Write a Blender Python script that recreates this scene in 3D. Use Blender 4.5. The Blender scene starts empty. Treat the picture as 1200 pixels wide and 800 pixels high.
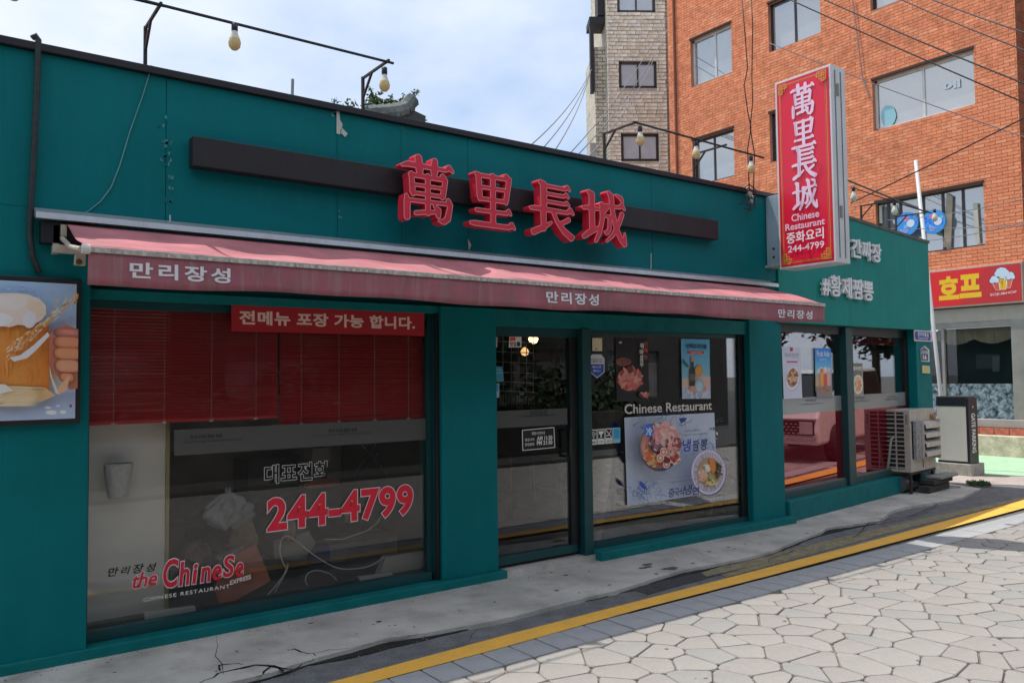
import bpy, math, random
import numpy as np
from mathutils import Vector, Matrix
from mathutils.geometry import tessellate_polygon
random.seed(7); RS = np.random.RandomState(7)
S = bpy.context.scene; COL = S.collection

# ------------------------------------------------------------------ camera (calibrated on the facade's own lines)
CX, CY, FPX = 600., 400., 939.
def _vd(u, v):
    d = np.array([u-CX, v-CY, FPX]); return d/np.linalg.norm(d)
_X = _vd(1880, 427); _Y = _vd(-90, 450); _Y = _Y-_X*(_X@_Y); _Y /= np.linalg.norm(_Y); _Z = np.cross(_X, _Y)
R = np.array([_X, _Y, _Z]).T
CAM = np.array([0., -5.264, 1.6])
cd = bpy.data.cameras.new('camera'); cam = bpy.data.objects.new('camera', cd); COL.objects.link(cam)
cd.sensor_width = 36; cd.lens = FPX/1200*36; cd.clip_start = .05; cd.clip_end = 2000
mw = Matrix([[R[0][0], -R[1][0], -R[2][0], CAM[0]], [R[0][1], -R[1][1], -R[2][1], CAM[1]], [R[0][2], -R[1][2], -R[2][2], CAM[2]], [0, 0, 0, 1]])
cam.matrix_world = mw; S.camera = cam
S.view_settings.view_transform = 'Standard'; S.view_settings.look = 'None'; S.view_settings.gamma = 1
S.view_settings.exposure = 0.42

# ------------------------------------------------------------------ light: sun from behind the building, high, hazy bright sky
SUN = np.array([.20, -.335, -1.]); SUN /= np.linalg.norm(SUN)
sl = bpy.data.lights.new('sun', 'SUN'); sl.energy = 3.0; sl.angle = math.radians(.6); sl.color = (1, .95, .87)
so = bpy.data.objects.new('sun', sl); COL.objects.link(so)
so.rotation_euler = Vector(SUN).to_track_quat('-Z', 'Y').to_euler(); so.location = (0, 0, 30)
W = bpy.data.worlds.new('World'); S.world = W; W.use_nodes = True
nt = W.node_tree; nt.nodes.clear(); N = nt.nodes.new; L = nt.links.new
sky = N('ShaderNodeTexSky'); sky.sky_type = 'NISHITA'; sky.sun_disc = False
sky.sun_elevation = math.asin(-SUN[2]); sky.sun_rotation = math.atan2(-SUN[0], -SUN[1])
sky.air_density = 1.2; sky.dust_density = 2.0; sky.ozone_density = 1.5
tc = N('ShaderNodeTexCoord'); mp = N('ShaderNodeMapping'); mp.inputs['Scale'].default_value = (1, 1, 1.9)
nz = N('ShaderNodeTexNoise'); nz.inputs['Scale'].default_value = 2.1; nz.inputs['Detail'].default_value = 7; nz.inputs['Roughness'].default_value = .5
cr = N('ShaderNodeValToRGB'); cr.color_ramp.elements[0].position = .34; cr.color_ramp.elements[1].position = .58
mx = N('ShaderNodeMixRGB'); mx.inputs[2].default_value = (5.7, 6.0, 6.55, 1)
bl = N('ShaderNodeMixRGB'); bl.inputs[0].default_value = .72; bl.inputs[2].default_value = (2.9, 3.9, 5.6, 1)
bg = N('ShaderNodeBackground'); bg.inputs[1].default_value = .13; wo = N('ShaderNodeOutputWorld')
L(tc.outputs['Generated'], mp.inputs[0]); L(mp.outputs[0], nz.inputs[0]); L(nz.outputs[0], cr.inputs[0]); L(cr.outputs[0], mx.inputs[0])
L(sky.outputs[0], bl.inputs[1]); L(bl.outputs[0], mx.inputs[1]); L(mx.outputs[0], bg.inputs[0]); L(bg.outputs[0], wo.inputs[0])

# ------------------------------------------------------------------ projections: pixel of the photograph -> point on a known plane
def ray(u, v): return R.T@np.array([u-CX, v-CY, FPX])
def onpl(u, v, p0, n):
    r = ray(u, v); return CAM+r*(((np.array(p0)-CAM)@np.array(n))/(r@np.array(n)))
def fac(u, v, y=0.): return onpl(u, v, (0, y, 0), (0, 1, 0))
def gnd(u, v, z=0.): return onpl(u, v, (0, 0, z), (0, 0, 1))
def pX(u, v, x): return onpl(u, v, (x, 0, 0), (1, 0, 0))
def at(u, v, d): r = ray(u, v); return CAM+r/np.linalg.norm(r)*d

class Fr:                                          # a plane in the place: a right, b up, c towards the viewer
    def __init__(s, o, ux, uz=(0, 0, 1)):
        s.o = np.array(o, float); s.u = np.array(ux, float); s.u /= np.linalg.norm(s.u); s.w = np.array(uz, float); s.n = np.cross(s.u, s.w)
    def __call__(s, a, b, c=0.): return s.o+s.u*a+s.w*b+s.n*c
    def ab(s, u, v, c=0.):
        q = onpl(u, v, s.o+s.n*c, s.n)-s.o; return float(q@s.u), float(q@s.w)
def FY(y): return Fr((0, y, 0), (1, 0, 0))
TH = math.radians(6.5); WU = np.array([math.cos(TH), math.sin(TH), 0]); WN = np.array([math.sin(TH), -math.cos(TH), 0])
WING = Fr((7.55, 0.0, 0), WU)                      # the side wing's outer face
def WI(c): return Fr(WING.o+WN*c, WU)
XB = 17.2
BRK = Fr((XB, 0, 0), (0, -1, 0))

# ------------------------------------------------------------------ materials
def srgb(r, g, b): return tuple((c/255/12.92 if c/255 <= .04045 else ((c/255+.055)/1.055)**2.4) for c in (r, g, b))
MATS = {}
def M(name, col=(.5, .5, .5), rough=.6, metal=0, var=.12, vs=3., streak=0, streak_col=(.1, .1, .1), bump=0, bs=60., spec=.5, dirt=0, dirt_col=(.05, .045, .04), ds=1.2, attr=False, emit=0, speck=0, ss=260.):
    if name in MATS: return MATS[name]
    m = bpy.data.materials.new(name); m.use_nodes = True; t = m.node_tree; n = t.nodes; l = t.links.new
    p = n['Principled BSDF']; p.inputs['Roughness'].default_value = rough; p.inputs['Metallic'].default_value = metal
    p.inputs['Specular IOR Level'].default_value = spec
    co = n.new('ShaderNodeTexCoord').outputs['Object']
    if attr:
        a = n.new('ShaderNodeAttribute'); a.attribute_name = 'Col'; cur = a.outputs['Color']
    else:
        rgb = n.new('ShaderNodeRGB'); rgb.outputs[0].default_value = (*col, 1); cur = rgb.outputs[0]
    def noise(scale, detail=5, vec=None, rg=.55):
        q = n.new('ShaderNodeTexNoise'); q.inputs['Scale'].default_value = scale; q.inputs['Detail'].default_value = detail; q.inputs['Roughness'].default_value = rg
        l(vec or co, q.inputs['Vector']); return q.outputs[0]
    def ramp(x, a, b):
        q = n.new('ShaderNodeMapRange'); q.inputs[1].default_value = a; q.inputs[2].default_value = b; l(x, q.inputs[0]); return q.outputs[0]
    def mix(f, a, b, mode='MIX', fac=None):
        q = n.new('ShaderNodeMixRGB'); q.blend_type = mode
        if f is None: q.inputs[0].default_value = fac
        else: l(f, q.inputs[0])
        for i, x in ((1, a), (2, b)):
            if isinstance(x, tuple): q.inputs[i].default_value = (*x, 1)
            else: l(x, q.inputs[i])
        return q.outputs[0]
    if var:
        f = ramp(noise(vs), .3, .7); v = n.new('ShaderNodeMapRange'); v.inputs[3].default_value = 1-var; v.inputs[4].default_value = 1+var; l(f, v.inputs[0])
        c = n.new('ShaderNodeCombineColor'); [l(v.outputs[0], c.inputs[i]) for i in range(3)]
        cur = mix(None, cur, c.outputs[0], 'MULTIPLY', 1.)
    if streak:
        mpn = n.new('ShaderNodeMapping'); mpn.inputs['Scale'].default_value = (14, 14, .7); l(co, mpn.inputs[0])
        f = ramp(noise(1.6, 4, mpn.outputs[0], .65), .5, .78); q = n.new('ShaderNodeMath'); q.operation = 'MULTIPLY'; q.inputs[1].default_value = streak; l(f, q.inputs[0])
        cur = mix(q.outputs[0], cur, streak_col)
    if dirt:
        f = ramp(noise(ds, 7, None, .65), .5, .75); q = n.new('ShaderNodeMath'); q.operation = 'MULTIPLY'; q.inputs[1].default_value = dirt; l(f, q.inputs[0])
        cur = mix(q.outputs[0], cur, dirt_col)
    if speck:
        v = n.new('ShaderNodeMapRange'); v.inputs[1].default_value = .35; v.inputs[2].default_value = .65; v.inputs[3].default_value = 1-speck; v.inputs[4].default_value = 1+speck*.8; l(noise(ss, 3, None, .7), v.inputs[0])
        c = n.new('ShaderNodeCombineColor'); [l(v.outputs[0], c.inputs[i]) for i in range(3)]
        cur = mix(None, cur, c.outputs[0], 'MULTIPLY', 1.)
    l(cur, p.inputs['Base Color'])
    rr = n.new('ShaderNodeMapRange'); rr.inputs[3].default_value = max(0, rough-.08); rr.inputs[4].default_value = min(1, rough+.1); l(noise(vs*3), rr.inputs[0]); l(rr.outputs[0], p.inputs['Roughness'])
    if bump:
        b = n.new('ShaderNodeBump'); b.inputs['Strength'].default_value = bump; b.inputs['Distance'].default_value = .01; l(noise(bs, 6), b.inputs['Height']); l(b.outputs[0], p.inputs['Normal'])
    if emit: p.inputs['Emission Color'].default_value = (*col, 1); p.inputs['Emission Strength'].default_value = emit
    MATS[name] = m; return m
def glassmat(name, tint=(1, 1, 1), refl=(1, 1, 1), gl=.0, film=0, filmcol=(.3, .3, .3), rough=.0, dust=0.0):
    m = bpy.data.materials.new(name); m.use_nodes = True; t = m.node_tree; t.nodes.clear(); n = t.nodes.new; l = t.links.new
    tr = n('ShaderNodeBsdfTransparent'); tr.inputs[0].default_value = (*tint, 1); g = n('ShaderNodeBsdfGlossy'); g.inputs[0].default_value = (*refl, 1); g.inputs['Roughness'].default_value = rough
    fr = n('ShaderNodeFresnel'); fr.inputs[0].default_value = 1.45; a = n('ShaderNodeMath'); a.operation = 'ADD'; a.inputs[1].default_value = gl; a.use_clamp = True; fm = n('ShaderNodeMath'); fm.operation = 'MULTIPLY'; fm.inputs[1].default_value = .8; l(fr.outputs[0], fm.inputs[0]); l(fm.outputs[0], a.inputs[0])
    base = tr.outputs[0]
    d = n('ShaderNodeBsdfDiffuse'); d.inputs[0].default_value = (*filmcol, 1); mf = n('ShaderNodeMixShader'); l(base, mf.inputs[1]); l(d.outputs[0], mf.inputs[2])
    tcn = n('ShaderNodeTexCoord'); nn = n('ShaderNodeTexNoise'); nn.inputs['Scale'].default_value = 2.5; nn.inputs['Detail'].default_value = 6; l(tcn.outputs['Object'], nn.inputs['Vector'])
    mr = n('ShaderNodeMapRange'); mr.inputs[3].default_value = film; mr.inputs[4].default_value = film+dust; l(nn.outputs[0], mr.inputs[0]); l(mr.outputs[0], mf.inputs[0])
    ms = n('ShaderNodeMixShader'); l(a.outputs[0], ms.inputs[0]); l(mf.outputs[0], ms.inputs[1]); l(g.outputs[0], ms.inputs[2])
    o = n('ShaderNodeOutputMaterial'); l(ms.outputs[0], o.inputs[0]); MATS[name] = m; return m

TEAL = M('teal_paint', (.0005, .165, .180), .55, spec=.14, var=.10, vs=1.6, streak=.32, streak_col=(.012, .20, .21), bump=.12, bs=35, dirt=.12, dirt_col=(.01, .07, .075), ds=2.5)
TEAL2 = M('teal_ledge_paint', (.002, .17, .175), .6, spec=.2, var=.2, vs=6, bump=.4, bs=40, dirt=.45, dirt_col=(.03, .085, .08), ds=6)
BLACKM = M('black_metal', (.012, .012, .018), .45, var=.2)
BLACKB = M('beam_black', (.014, .013, .017), .55, var=.25, vs=5, streak=.3, streak_col=(.03, .028, .03))
IRON = M('rusty_iron', (.03, .022, .02), .75, var=.4, vs=12, dirt=.5, dirt_col=(.12, .05, .025), ds=9)
ALU = M('aluminium', (.52, .55, .58), .35, .6, var=.1, streak=.3, streak_col=(.2, .2, .2))
WHITEM = M('white_metal', (.62, .63, .64), .4, var=.06, streak=.3, streak_col=(.3, .27, .22))
CREAM = M('cream_plastic', (.50, .45, .37), .5, var=.15, vs=8, dirt=.5, dirt_col=(.16, .13, .1), ds=12)
RED = M('letter_red', (.66, .024, .055), .42, var=.10, vs=5, dirt=.3, dirt_col=(.45, .03, .05), ds=9)
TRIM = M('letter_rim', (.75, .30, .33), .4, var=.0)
PRINT = M('printed_film', attr=True, rough=.5, var=.03, vs=20)
PRINTG = M('glossy_print', attr=True, rough=.32, var=.03, vs=20)
WHITEP = M('white_paint', (.75, .75, .77), .5, var=.05, streak=.15, streak_col=(.35, .33, .3))
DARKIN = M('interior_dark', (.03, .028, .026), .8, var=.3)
WOOD = M('light_wood', (.62, .38, .18), .5, var=.2, vs=15)
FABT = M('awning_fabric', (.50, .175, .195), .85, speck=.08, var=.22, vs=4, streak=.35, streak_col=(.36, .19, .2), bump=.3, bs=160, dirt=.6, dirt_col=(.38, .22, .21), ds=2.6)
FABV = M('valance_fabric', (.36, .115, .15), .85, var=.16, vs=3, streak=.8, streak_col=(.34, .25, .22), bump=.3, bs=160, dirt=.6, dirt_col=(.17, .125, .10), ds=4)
BLIND = M('blind_red', (.62, .009, .026), .45, var=.18, vs=2.5, dirt=.35, dirt_col=(.42, .012, .05), ds=1.6)
GLASS = glassmat('window_glass', gl=.0, film=.0, filmcol=(.5, .49, .45), dust=.035)
GLASSD = glassmat('door_glass', tint=(.93, .94, .95), gl=.01, film=.0, filmcol=(.3, .3, .28), dust=.01)
FROST = glassmat('frosted_film', tint=(.5, .5, .5), gl=.0, film=.55, filmcol=(.20, .20, .19), rough=.2)
FROSTL = glassmat('frosted_film_light', tint=(.5, .5, .5), gl=.02, film=.8, filmcol=(.32, .34, .33), rough=.15)
REDFILM = glassmat('red_film_glass', tint=(.25, .02, .02), refl=(1, .58, .62), gl=.24, film=.85, filmcol=(.16, .004, .012), rough=.0)
TWGL = glassmat('tower_window_glass', tint=(.3, .33, .36), gl=.06, film=.6, filmcol=(.66, .76, .84), dust=.35)
SKYGL = glassmat('far_window_glass', tint=(.3, .33, .36), gl=.32, film=.45, filmcol=(.36, .42, .46), rough=.02, dust=.3)

# ------------------------------------------------------------------ geometry helpers
WO = {}
class G:
    def __init__(s): s.v = []; s.f = []; s.m = []; s.c = None
    def add(s, vs, fs, mi=0):
        k = len(s.v); s.v += [tuple(map(float, q)) for q in vs]; s.f += [tuple(i+k for i in f) for f in fs]; s.m += [mi]*len(fs); return s
    def box(s, x0, x1, y0, y1, z0, z1, mi=0): return s.ob(Fr((0, 0, 0), (1, 0, 0)), x0, x1, z0, z1, -y1, -y0, mi)
    def ob(s, F, a0, a1, b0, b1, c0, c1, mi=0):
        p = [F(a, b, c) for c in (c0, c1) for a, b in ((a0, b0), (a1, b0), (a1, b1), (a0, b1))]
        return s.add(p, [(3, 2, 1, 0), (4, 5, 6, 7), (0, 1, 5, 4), (1, 2, 6, 5), (2, 3, 7, 6), (3, 0, 4, 7)], mi)
    def tube(s, pts, r, seg=8, mi=0, cap=True):
        pts = [np.array(p, float) for p in pts]; n = len(pts); rr = r if hasattr(r, '__len__') else [r]*n; base = len(s.v); prev = None
        for i, p in enumerate(pts):
            d = pts[min(i+1, n-1)]-pts[max(i-1, 0)]; d = d/(np.linalg.norm(d)+1e-9)
            a = np.cross(d, (0, 0, 1) if abs(d[2]) < .9 else (1, 0, 0)) if prev is None else prev-d*(prev@d); a /= np.linalg.norm(a)+1e-9; prev = a; b = np.cross(d, a)
            for k in range(seg):
                t = 2*math.pi*(k+.5)/seg; s.v.append(tuple(p+(a*math.cos(t)+b*math.sin(t))*rr[i]))
        for i in range(n-1):
            for k in range(seg):
                q = base+i*seg; s.f.append((q+k, q+(k+1) % seg, q+seg+(k+1) % seg, q+seg+k)); s.m.append(mi)
        if cap:
            s.f.append(tuple(base+k for k in range(seg))[::-1]); s.m.append(mi); s.f.append(tuple(base+(n-1)*seg+k for k in range(seg))); s.m.append(mi)
        return s
    def lathe(s, o, prof, seg=14, mi=0, ax=None):
        o = np.array(o, float); base = len(s.v)
        for r, z in prof:
            for k in range(seg):
                t = 2*math.pi*k/seg; s.v.append(tuple(o+np.array([r*math.cos(t), r*math.sin(t), z])))
        for i in range(len(prof)-1):
            for k in range(seg):
                q = base+i*seg; s.f.append((q+k, q+(k+1) % seg, q+seg+(k+1) % seg, q+seg+k)); s.m.append(mi)
        return s
    def prism(s, F, poly, c0, c1, mi=0):
        n = len(poly); A = sum(poly[i][0]*poly[(i+1) % n][1]-poly[(i+1) % n][0]*poly[i][1] for i in range(n))
        if A < 0: poly = poly[::-1]
        vs = [F(a, b, c0) for a, b in poly]+[F(a, b, c1) for a, b in poly]
        tri = tessellate_polygon([[Vector((a, b, 0)) for a, b in poly]])
        fs = []
        for t in tri:
            a, b, c = [poly[i] for i in t]
            if (b[0]-a[0])*(c[1]-a[1])-(b[1]-a[1])*(c[0]-a[0]) < 0: t = t[::-1]
            fs.append(tuple(i+n for i in t)); fs.append(tuple(t[::-1]))
        return s.add(vs, fs+[(i, (i+1) % n, n+(i+1) % n, n+i) for i in range(n)], mi)
    def mesh(s, name, mats, smooth=False):
        me = bpy.data.meshes.new(name); me.from_pydata(s.v, [], s.f); mats = mats if isinstance(mats, (list, tuple)) else [mats]
        for m in mats: me.materials.append(m)
        me.polygons.foreach_set('material_index', s.m)
        if smooth: me.polygons.foreach_set('use_smooth', [True]*len(s.f))
        if s.c: 
            at_ = me.color_attributes.new('Col', 'FLOAT_COLOR', 'POINT'); at_.data.foreach_set('color', np.array(s.c, dtype='f').ravel())
        me.update(); return me
    def build(s, name, mats, parent=None, smooth=False, bevel=0, pos=None): return link(name, s.mesh(name, mats, smooth), parent, bevel, pos)
def link(name, me, parent=None, bevel=0, pos=None):
    o = bpy.data.objects.new(name, me); COL.objects.link(o); w = np.array(pos if pos is not None else (0, 0, 0), float)
    if parent is not None: o.parent = parent; o.location = w-WO[parent.name]
    else: o.location = w
    WO[o.name] = w
    if bevel:
        b = o.modifiers.new('bevel', 'BEVEL'); b.width = bevel; b.segments = 2; b.limit_method = 'ANGLE'
    return o
def thing(name, label, cat, loc, group=None):
    o = bpy.data.objects.new(name, None); COL.objects.link(o); o.location = loc; o.empty_display_size = .1; WO[o.name] = np.array(loc, float)
    o['label'] = label; o['category'] = cat
    if group: o['group'] = group
    return o
def tag(o, label, cat, group=None):
    o['label'] = label; o['category'] = cat
    if group: o['group'] = group
    return o
def struct(o): o['kind'] = 'structure'; return o

# ------------------------------------------------------------------ lettering
_TC = {}
def tmesh(s, off=.0, extrude=0, shear=0, sp=1., res=4):
    k = (s, off, extrude, shear, sp)
    if k in _TC: return _TC[k]
    cu = bpy.data.curves.new('t', 'FONT'); cu.body = s; cu.size = 1; cu.offset = off; cu.extrude = extrude; cu.shear = shear; cu.space_character = sp; cu.resolution_u = res; cu.fill_mode = 'BOTH' if extrude else 'FRONT'
    o = bpy.data.objects.new('t', cu); COL.objects.link(o); dg = bpy.context.evaluated_depsgraph_get(); dg.update()
    me = bpy.data.meshes.new_from_object(o.evaluated_get(dg)); v = np.array([q.co[:] for q in me.vertices]); f = [tuple(p.vertices) for p in me.polygons]
    bpy.data.objects.remove(o); bpy.data.curves.remove(cu); bpy.data.meshes.remove(me)
    _TC[k] = (v, f); return v, f
def place(g, F, s, a0, b0, a1, b1, c, off=.0, depth=0, mi=0, shear=0, sp=1., b0r=None, ref=None):
    """letters s fitted into the rectangle (a0,b0)-(a1,b1) of the frame F; b0r = rise of the baseline at the right end; ref = weight whose box is fitted"""
    v, f = tmesh(s, off, 1. if depth else 0, shear, sp); r = tmesh(s, off if ref is None else ref, 0, shear, sp)[0] if ref is not None else v
    lo, hi = r.min(0), r.max(0); sx = (a1-a0)/(hi[0]-lo[0]); sy = (b1-b0)/(hi[1]-lo[1]); out = []
    for x, y, z in v:
        a = a0+(x-lo[0])*sx; b = b0+(y-lo[1])*sy+(b0r or 0)*(a-a0)/(a1-a0); out.append(F(a, b, c+z*depth))
    g.add(out, f, mi); return len(out)

class Pr(G):                                        # flat print: coloured shapes laid one over the other, 0.15 mm apart; shapes given in pixels of the photograph
    def __init__(s, F, c=0., step=.00015, gain=1.9): super().__init__(); s.F = F; s.c = []; s.z = c; s.st = step; s.gain = gain
    def _c(s, n, col): k_ = srgb(*col); gg = min(s.gain, .86/max(max(k_), 1e-3)); s.c += [(*[q*gg for q in k_], 1)]*n
    def ab(s, p): return s.F.ab(*p)
    def poly(s, pts, col, px=True):
        P_ = [s.ab(p) for p in pts] if px else pts
        tri = tessellate_polygon([[Vector((a, b, 0)) for a, b in P_]]); s.z += s.st; fs = []
        for t in tri:
            a, b, c = [P_[i] for i in t]
            if (b[0]-a[0])*(c[1]-a[1])-(b[1]-a[1])*(c[0]-a[0]) < 0: t = t[::-1]
            fs.append(tuple(t))
        s.add([s.F(a, b, s.z) for a, b in P_], fs); s._c(len(P_), col); return s
    def rect(s, x0, y0, x1, y1, col): return s.poly([(x0, y0), (x1, y0), (x1, y1), (x0, y1)], col)
    def rab(s, a0, b0, a1, b1, col): return s.poly([(a0, b0), (a1, b0), (a1, b1), (a0, b1)], col, False)
    def ell(s, cx, cy, rx, ry, col, n=20, rot=0, wob=0, px=True):
        pts = []
        for k in range(n):
            t = 2*math.pi*k/n; q = 1+wob*(random.random()-.5); x = rx*q*math.cos(t); y = ry*q*math.sin(t); pts.append((cx+x*math.cos(rot)-y*math.sin(rot), cy+x*math.sin(rot)+y*math.cos(rot)))
        return s.poly(pts, col, px)
    def blobs(s, cx, cy, rx, ry, cols, n, size, asp=2.2):
        for _ in range(n):
            t = random.random()*6.283; q = math.sqrt(random.random())*.9; sz = size*(.6+.8*random.random())
            s.ell(cx+rx*q*math.cos(t), cy+ry*q*math.sin(t), sz*asp/1.5, sz/1.5, random.choice(cols), 7, random.random()*3.14, .3)
        return s
    def line(s, pts, w, col):
        for (x0, y0), (x1, y1) in zip(pts, pts[1:]):
            d = math.hypot(x1-x0, y1-y0) or 1; nx, ny = -(y1-y0)/d*w/2, (x1-x0)/d*w/2
            s.poly([(x0+nx, y0+ny), (x1+nx, y1+ny), (x1-nx, y1-ny), (x0-nx, y0-ny)], col)
        return s
    def text(s, t, lb, rt, col, off=.0, shear=0, sp=1., ref=None, px=True, rise=None):
        a0, b0 = s.ab(lb) if px else lb; a1, b1 = s.ab(rt) if px else rt; s.z += s.st
        n = place(s, s.F, t, a0, b0, a1, b1, s.z, off, shear=shear, sp=sp, ref=ref, b0r=rise); s._c(n, col); return s

# brush-written characters as strokes (x, y, half width) on a 100 x 100 square
GLY = {
'man': [[(4,84,3),(14,87,5),(84,86,3.6),(90,91,5),(97,85,3)],[(33,98,7),(35,80,7),(37,76,4)],[(63,97,6),(62,80,7),(61,76,4)],
 [(20,72,5),(22,45,5.5),(23,41,4)],[(18,71,4),(80,70,4)],[(78,74,6),(83,69,5),(78,44,5.5),(77,41,4)],[(22,56,3.2),(78,56,3.2)],[(23,43,3.6),(78,43,3.6)],[(50,72,5),(50,14,5)],
 [(11,37,4),(12,30,6),(12,5,6)],[(11,31,3.6),(88,32,3.6)],[(88,37,5),(92,31,5),(87,9,6),(80,3,5),(71,4,3)],[(28,12,4),(48,15,4),(66,17,3.5)],[(62,26,3),(70,20,5),(69,12,5)]],
'ri': [[(15,93,4),(20,90,6.5),(22,55,6),(22,50,4)],[(20,91,4),(82,91,4)],[(80,96,5),(87,90,6),(80,55,6),(80,49,4)],[(20,71,3.6),(82,71,3.6)],[(22,51,4),(80,51,4)],[(51,92,6),(51,10,6)],
 [(15,31,4),(80,31,4),(85,35,5),(90,30,3)],[(3,8,3.5),(12,8,5),(85,7,4.6),(92,12,5.5),(98,6,3)]],
'jang': [[(24,97,5),(31,93,7.5),(31,50,7)],[(30,92,4),(80,91,4),(85,95,4.5),(90,90,3)],[(30,78,3.8),(76,77,3.8),(82,81,4),(87,76,3)],[(30,64,3.8),(78,63,3.8),(83,66,4),(88,62,3)],
 [(3,48,4),(12,49,5),(84,48,4),(91,53,5.5),(98,47,3)],[(30,48,7),(30,14,6)],[(8,6,6.5),(22,12,6),(36,19,4.5),(47,26,3)],[(51,47,4.5),(60,30,5),(76,13,6.5),(92,3,7),(97,4,4)],[(87,35,5),(78,30,4.5),(63,25,3)]],
'seong': [[(2,63,4),(10,64,4.5),(36,64,3.6)],[(15,94,5),(21,90,7),(21,26,6.5)],[(3,9,5),(14,17,6),(28,24,5),(40,31,3)],
 [(40,73,3.6),(84,73,3.8),(90,78,5),(96,71,3)],[(44,74,5.5),(44,46,5.5),(38,20,5),(29,3,4)],[(46,53,3.3),(62,53,3.6),(64,49,4)],[(61,52,4.5),(60,28,4.5),(54,20,4.5),(49,22,2.5)],
 [(60,98,5),(65,92,6.5),(68,62,5.5),(76,32,6),(86,12,6),(95,3,6),(96,24,2.4)],[(90,60,5.5),(82,40,5),(68,18,4.5),(54,5,3)],[(78,96,3),(88,92,5),(91,86,4)]]}
def contours(strokes, iso=0., n=130, grow=0.):
    xs = np.linspace(-8, 108, n); X_, Y_ = np.meshgrid(xs, xs, indexing='ij'); D = np.full_like(X_, 1e9)
    for st in strokes:
        for (x0, y0, r0), (x1, y1, r1) in zip(st, st[1:]):
            dx, dy = x1-x0, y1-y0; t = np.clip(((X_-x0)*dx+(Y_-y0)*dy)/(dx*dx+dy*dy+1e-9), 0, 1)
            D = np.minimum(D, np.hypot(X_-x0-t*dx, Y_-y0-t*dy)-(r0+(r1-r0)*t)-grow)
    V = D-iso; h = xs[1]-xs[0]; seg = {}
    def ip(i0, j0, i1, j1):
        a, b = V[i0, j0], V[i1, j1]; t = a/(a-b); return (xs[i0]+t*(i1-i0)*h, xs[j0]+t*(j1-j0)*h)
    for i, j in zip(*np.nonzero(np.abs(V[:-1, :-1]) < 2.5*h)):
        c = [(i, j), (i+1, j), (i+1, j+1), (i, j+1)]; ins = [V[q] < 0 for q in c]
        if all(ins) or not any(ins): continue
        E = [(k, (k+1) % 4) for k in range(4)]; cut = [k for k, (a, b) in enumerate(E) if ins[a] != ins[b]]
        key = lambda k: tuple(sorted((c[E[k][0]], c[E[k][1]])))
        pairs = [(cut[0], cut[1])] if len(cut) == 2 else ([(3, 0), (1, 2)] if ins[0] else [(0, 1), (2, 3)])
        for a, b in pairs:
            ka, kb = key(a), key(b)
            for k_, e in ((ka, a), (kb, b)): seg.setdefault(k_, [ip(*c[E[e][0]], *c[E[e][1]]), []])
            seg[ka][1].append(kb); seg[kb][1].append(ka)
    out = []; seen = set()
    for k0 in seg:
        if k0 in seen: continue
        loop = []; k = k0
        while k is not None and k not in seen:
            seen.add(k); loop.append(seg[k][0]); nx = [q for q in seg[k][1] if q not in seen]; k = nx[0] if nx else None
        if len(loop) > 6:
            P_ = [loop[0]]
            for q in loop[1:]:
                P_.append(q)
            # drop nearly straight points
            keep = []; m = len(P_)
            for q in range(m):
                a = np.array(keep[-1] if keep else P_[q-1]); b = np.array(P_[q]); c_ = np.array(P_[(q+1) % m])
                if abs(np.cross(b-a, c_-a))/(np.linalg.norm(c_-a)+1e-9) > .07 or np.linalg.norm(b-a) > 14: keep.append(P_[q])
            if len(keep) > 3: out.append(keep)
    return out
_GC = {}
def glyph(name, ring=False, solid=True):
    k = (name, ring)
    if k in _GC: return _GC[k]
    cu = bpy.data.curves.new('g', 'CURVE'); cu.dimensions = '2D'; cu.fill_mode = 'BOTH' if not ring else 'FRONT'; cu.extrude = 0 if ring else .5
    for lp in contours(GLY[name])+(contours(GLY[name], -1.2) if ring else []):
        sp = cu.splines.new('POLY'); sp.points.add(len(lp)-1); sp.use_cyclic_u = True
        for i, (x, y) in enumerate(lp): sp.points[i].co = (x/100, y/100, 0, 1)
    o = bpy.data.objects.new('g', cu); COL.objects.link(o); dg = bpy.context.evaluated_depsgraph_get(); dg.update()
    me = bpy.data.meshes.new_from_object(o.evaluated_get(dg)); v = np.array([q.co[:] for q in me.vertices]); f = [tuple(p.vertices) for p in me.polygons]
    bpy.data.objects.remove(o); bpy.data.curves.remove(cu); _GC[k] = (v, f); return v, f
def ringglyph(name, w=1.3):
    out_v, out_f = [], []
    def sd(x, y):
        return min(math.hypot(x-x0-t*(x1-x0), y-y0-t*(y1-y0))-(r0+(r1-r0)*t) for st in GLY[name] for (x0, y0, r0), (x1, y1, r1) in zip(st, st[1:]) for t in [min(1, max(0, ((x-x0)*(x1-x0)+(y-y0)*(y1-y0))/((x1-x0)**2+(y1-y0)**2+1e-9)))])
    for lp in contours(GLY[name]):
        P_ = np.array(lp); n = len(P_); d = np.roll(P_, -1, 0)-np.roll(P_, 1, 0); d /= np.linalg.norm(d, axis=1)[:, None]+1e-9; nr = np.stack([-d[:, 1], d[:, 0]], 1)
        k = n//3; q = P_[k]+nr[k]*.8; q2 = P_[k]-nr[k]*.8
        if sd(*q) > sd(*q2): nr = -nr
        b = len(out_v); out_v += [(x/100, y/100, 0) for x, y in P_]+[(x/100, y/100, 0) for x, y in P_+nr*w]; out_f += [(b+i, b+(i+1) % n, b+n+(i+1) % n, b+n+i) for i in range(n)]
    return np.array(out_v), out_f
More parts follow.
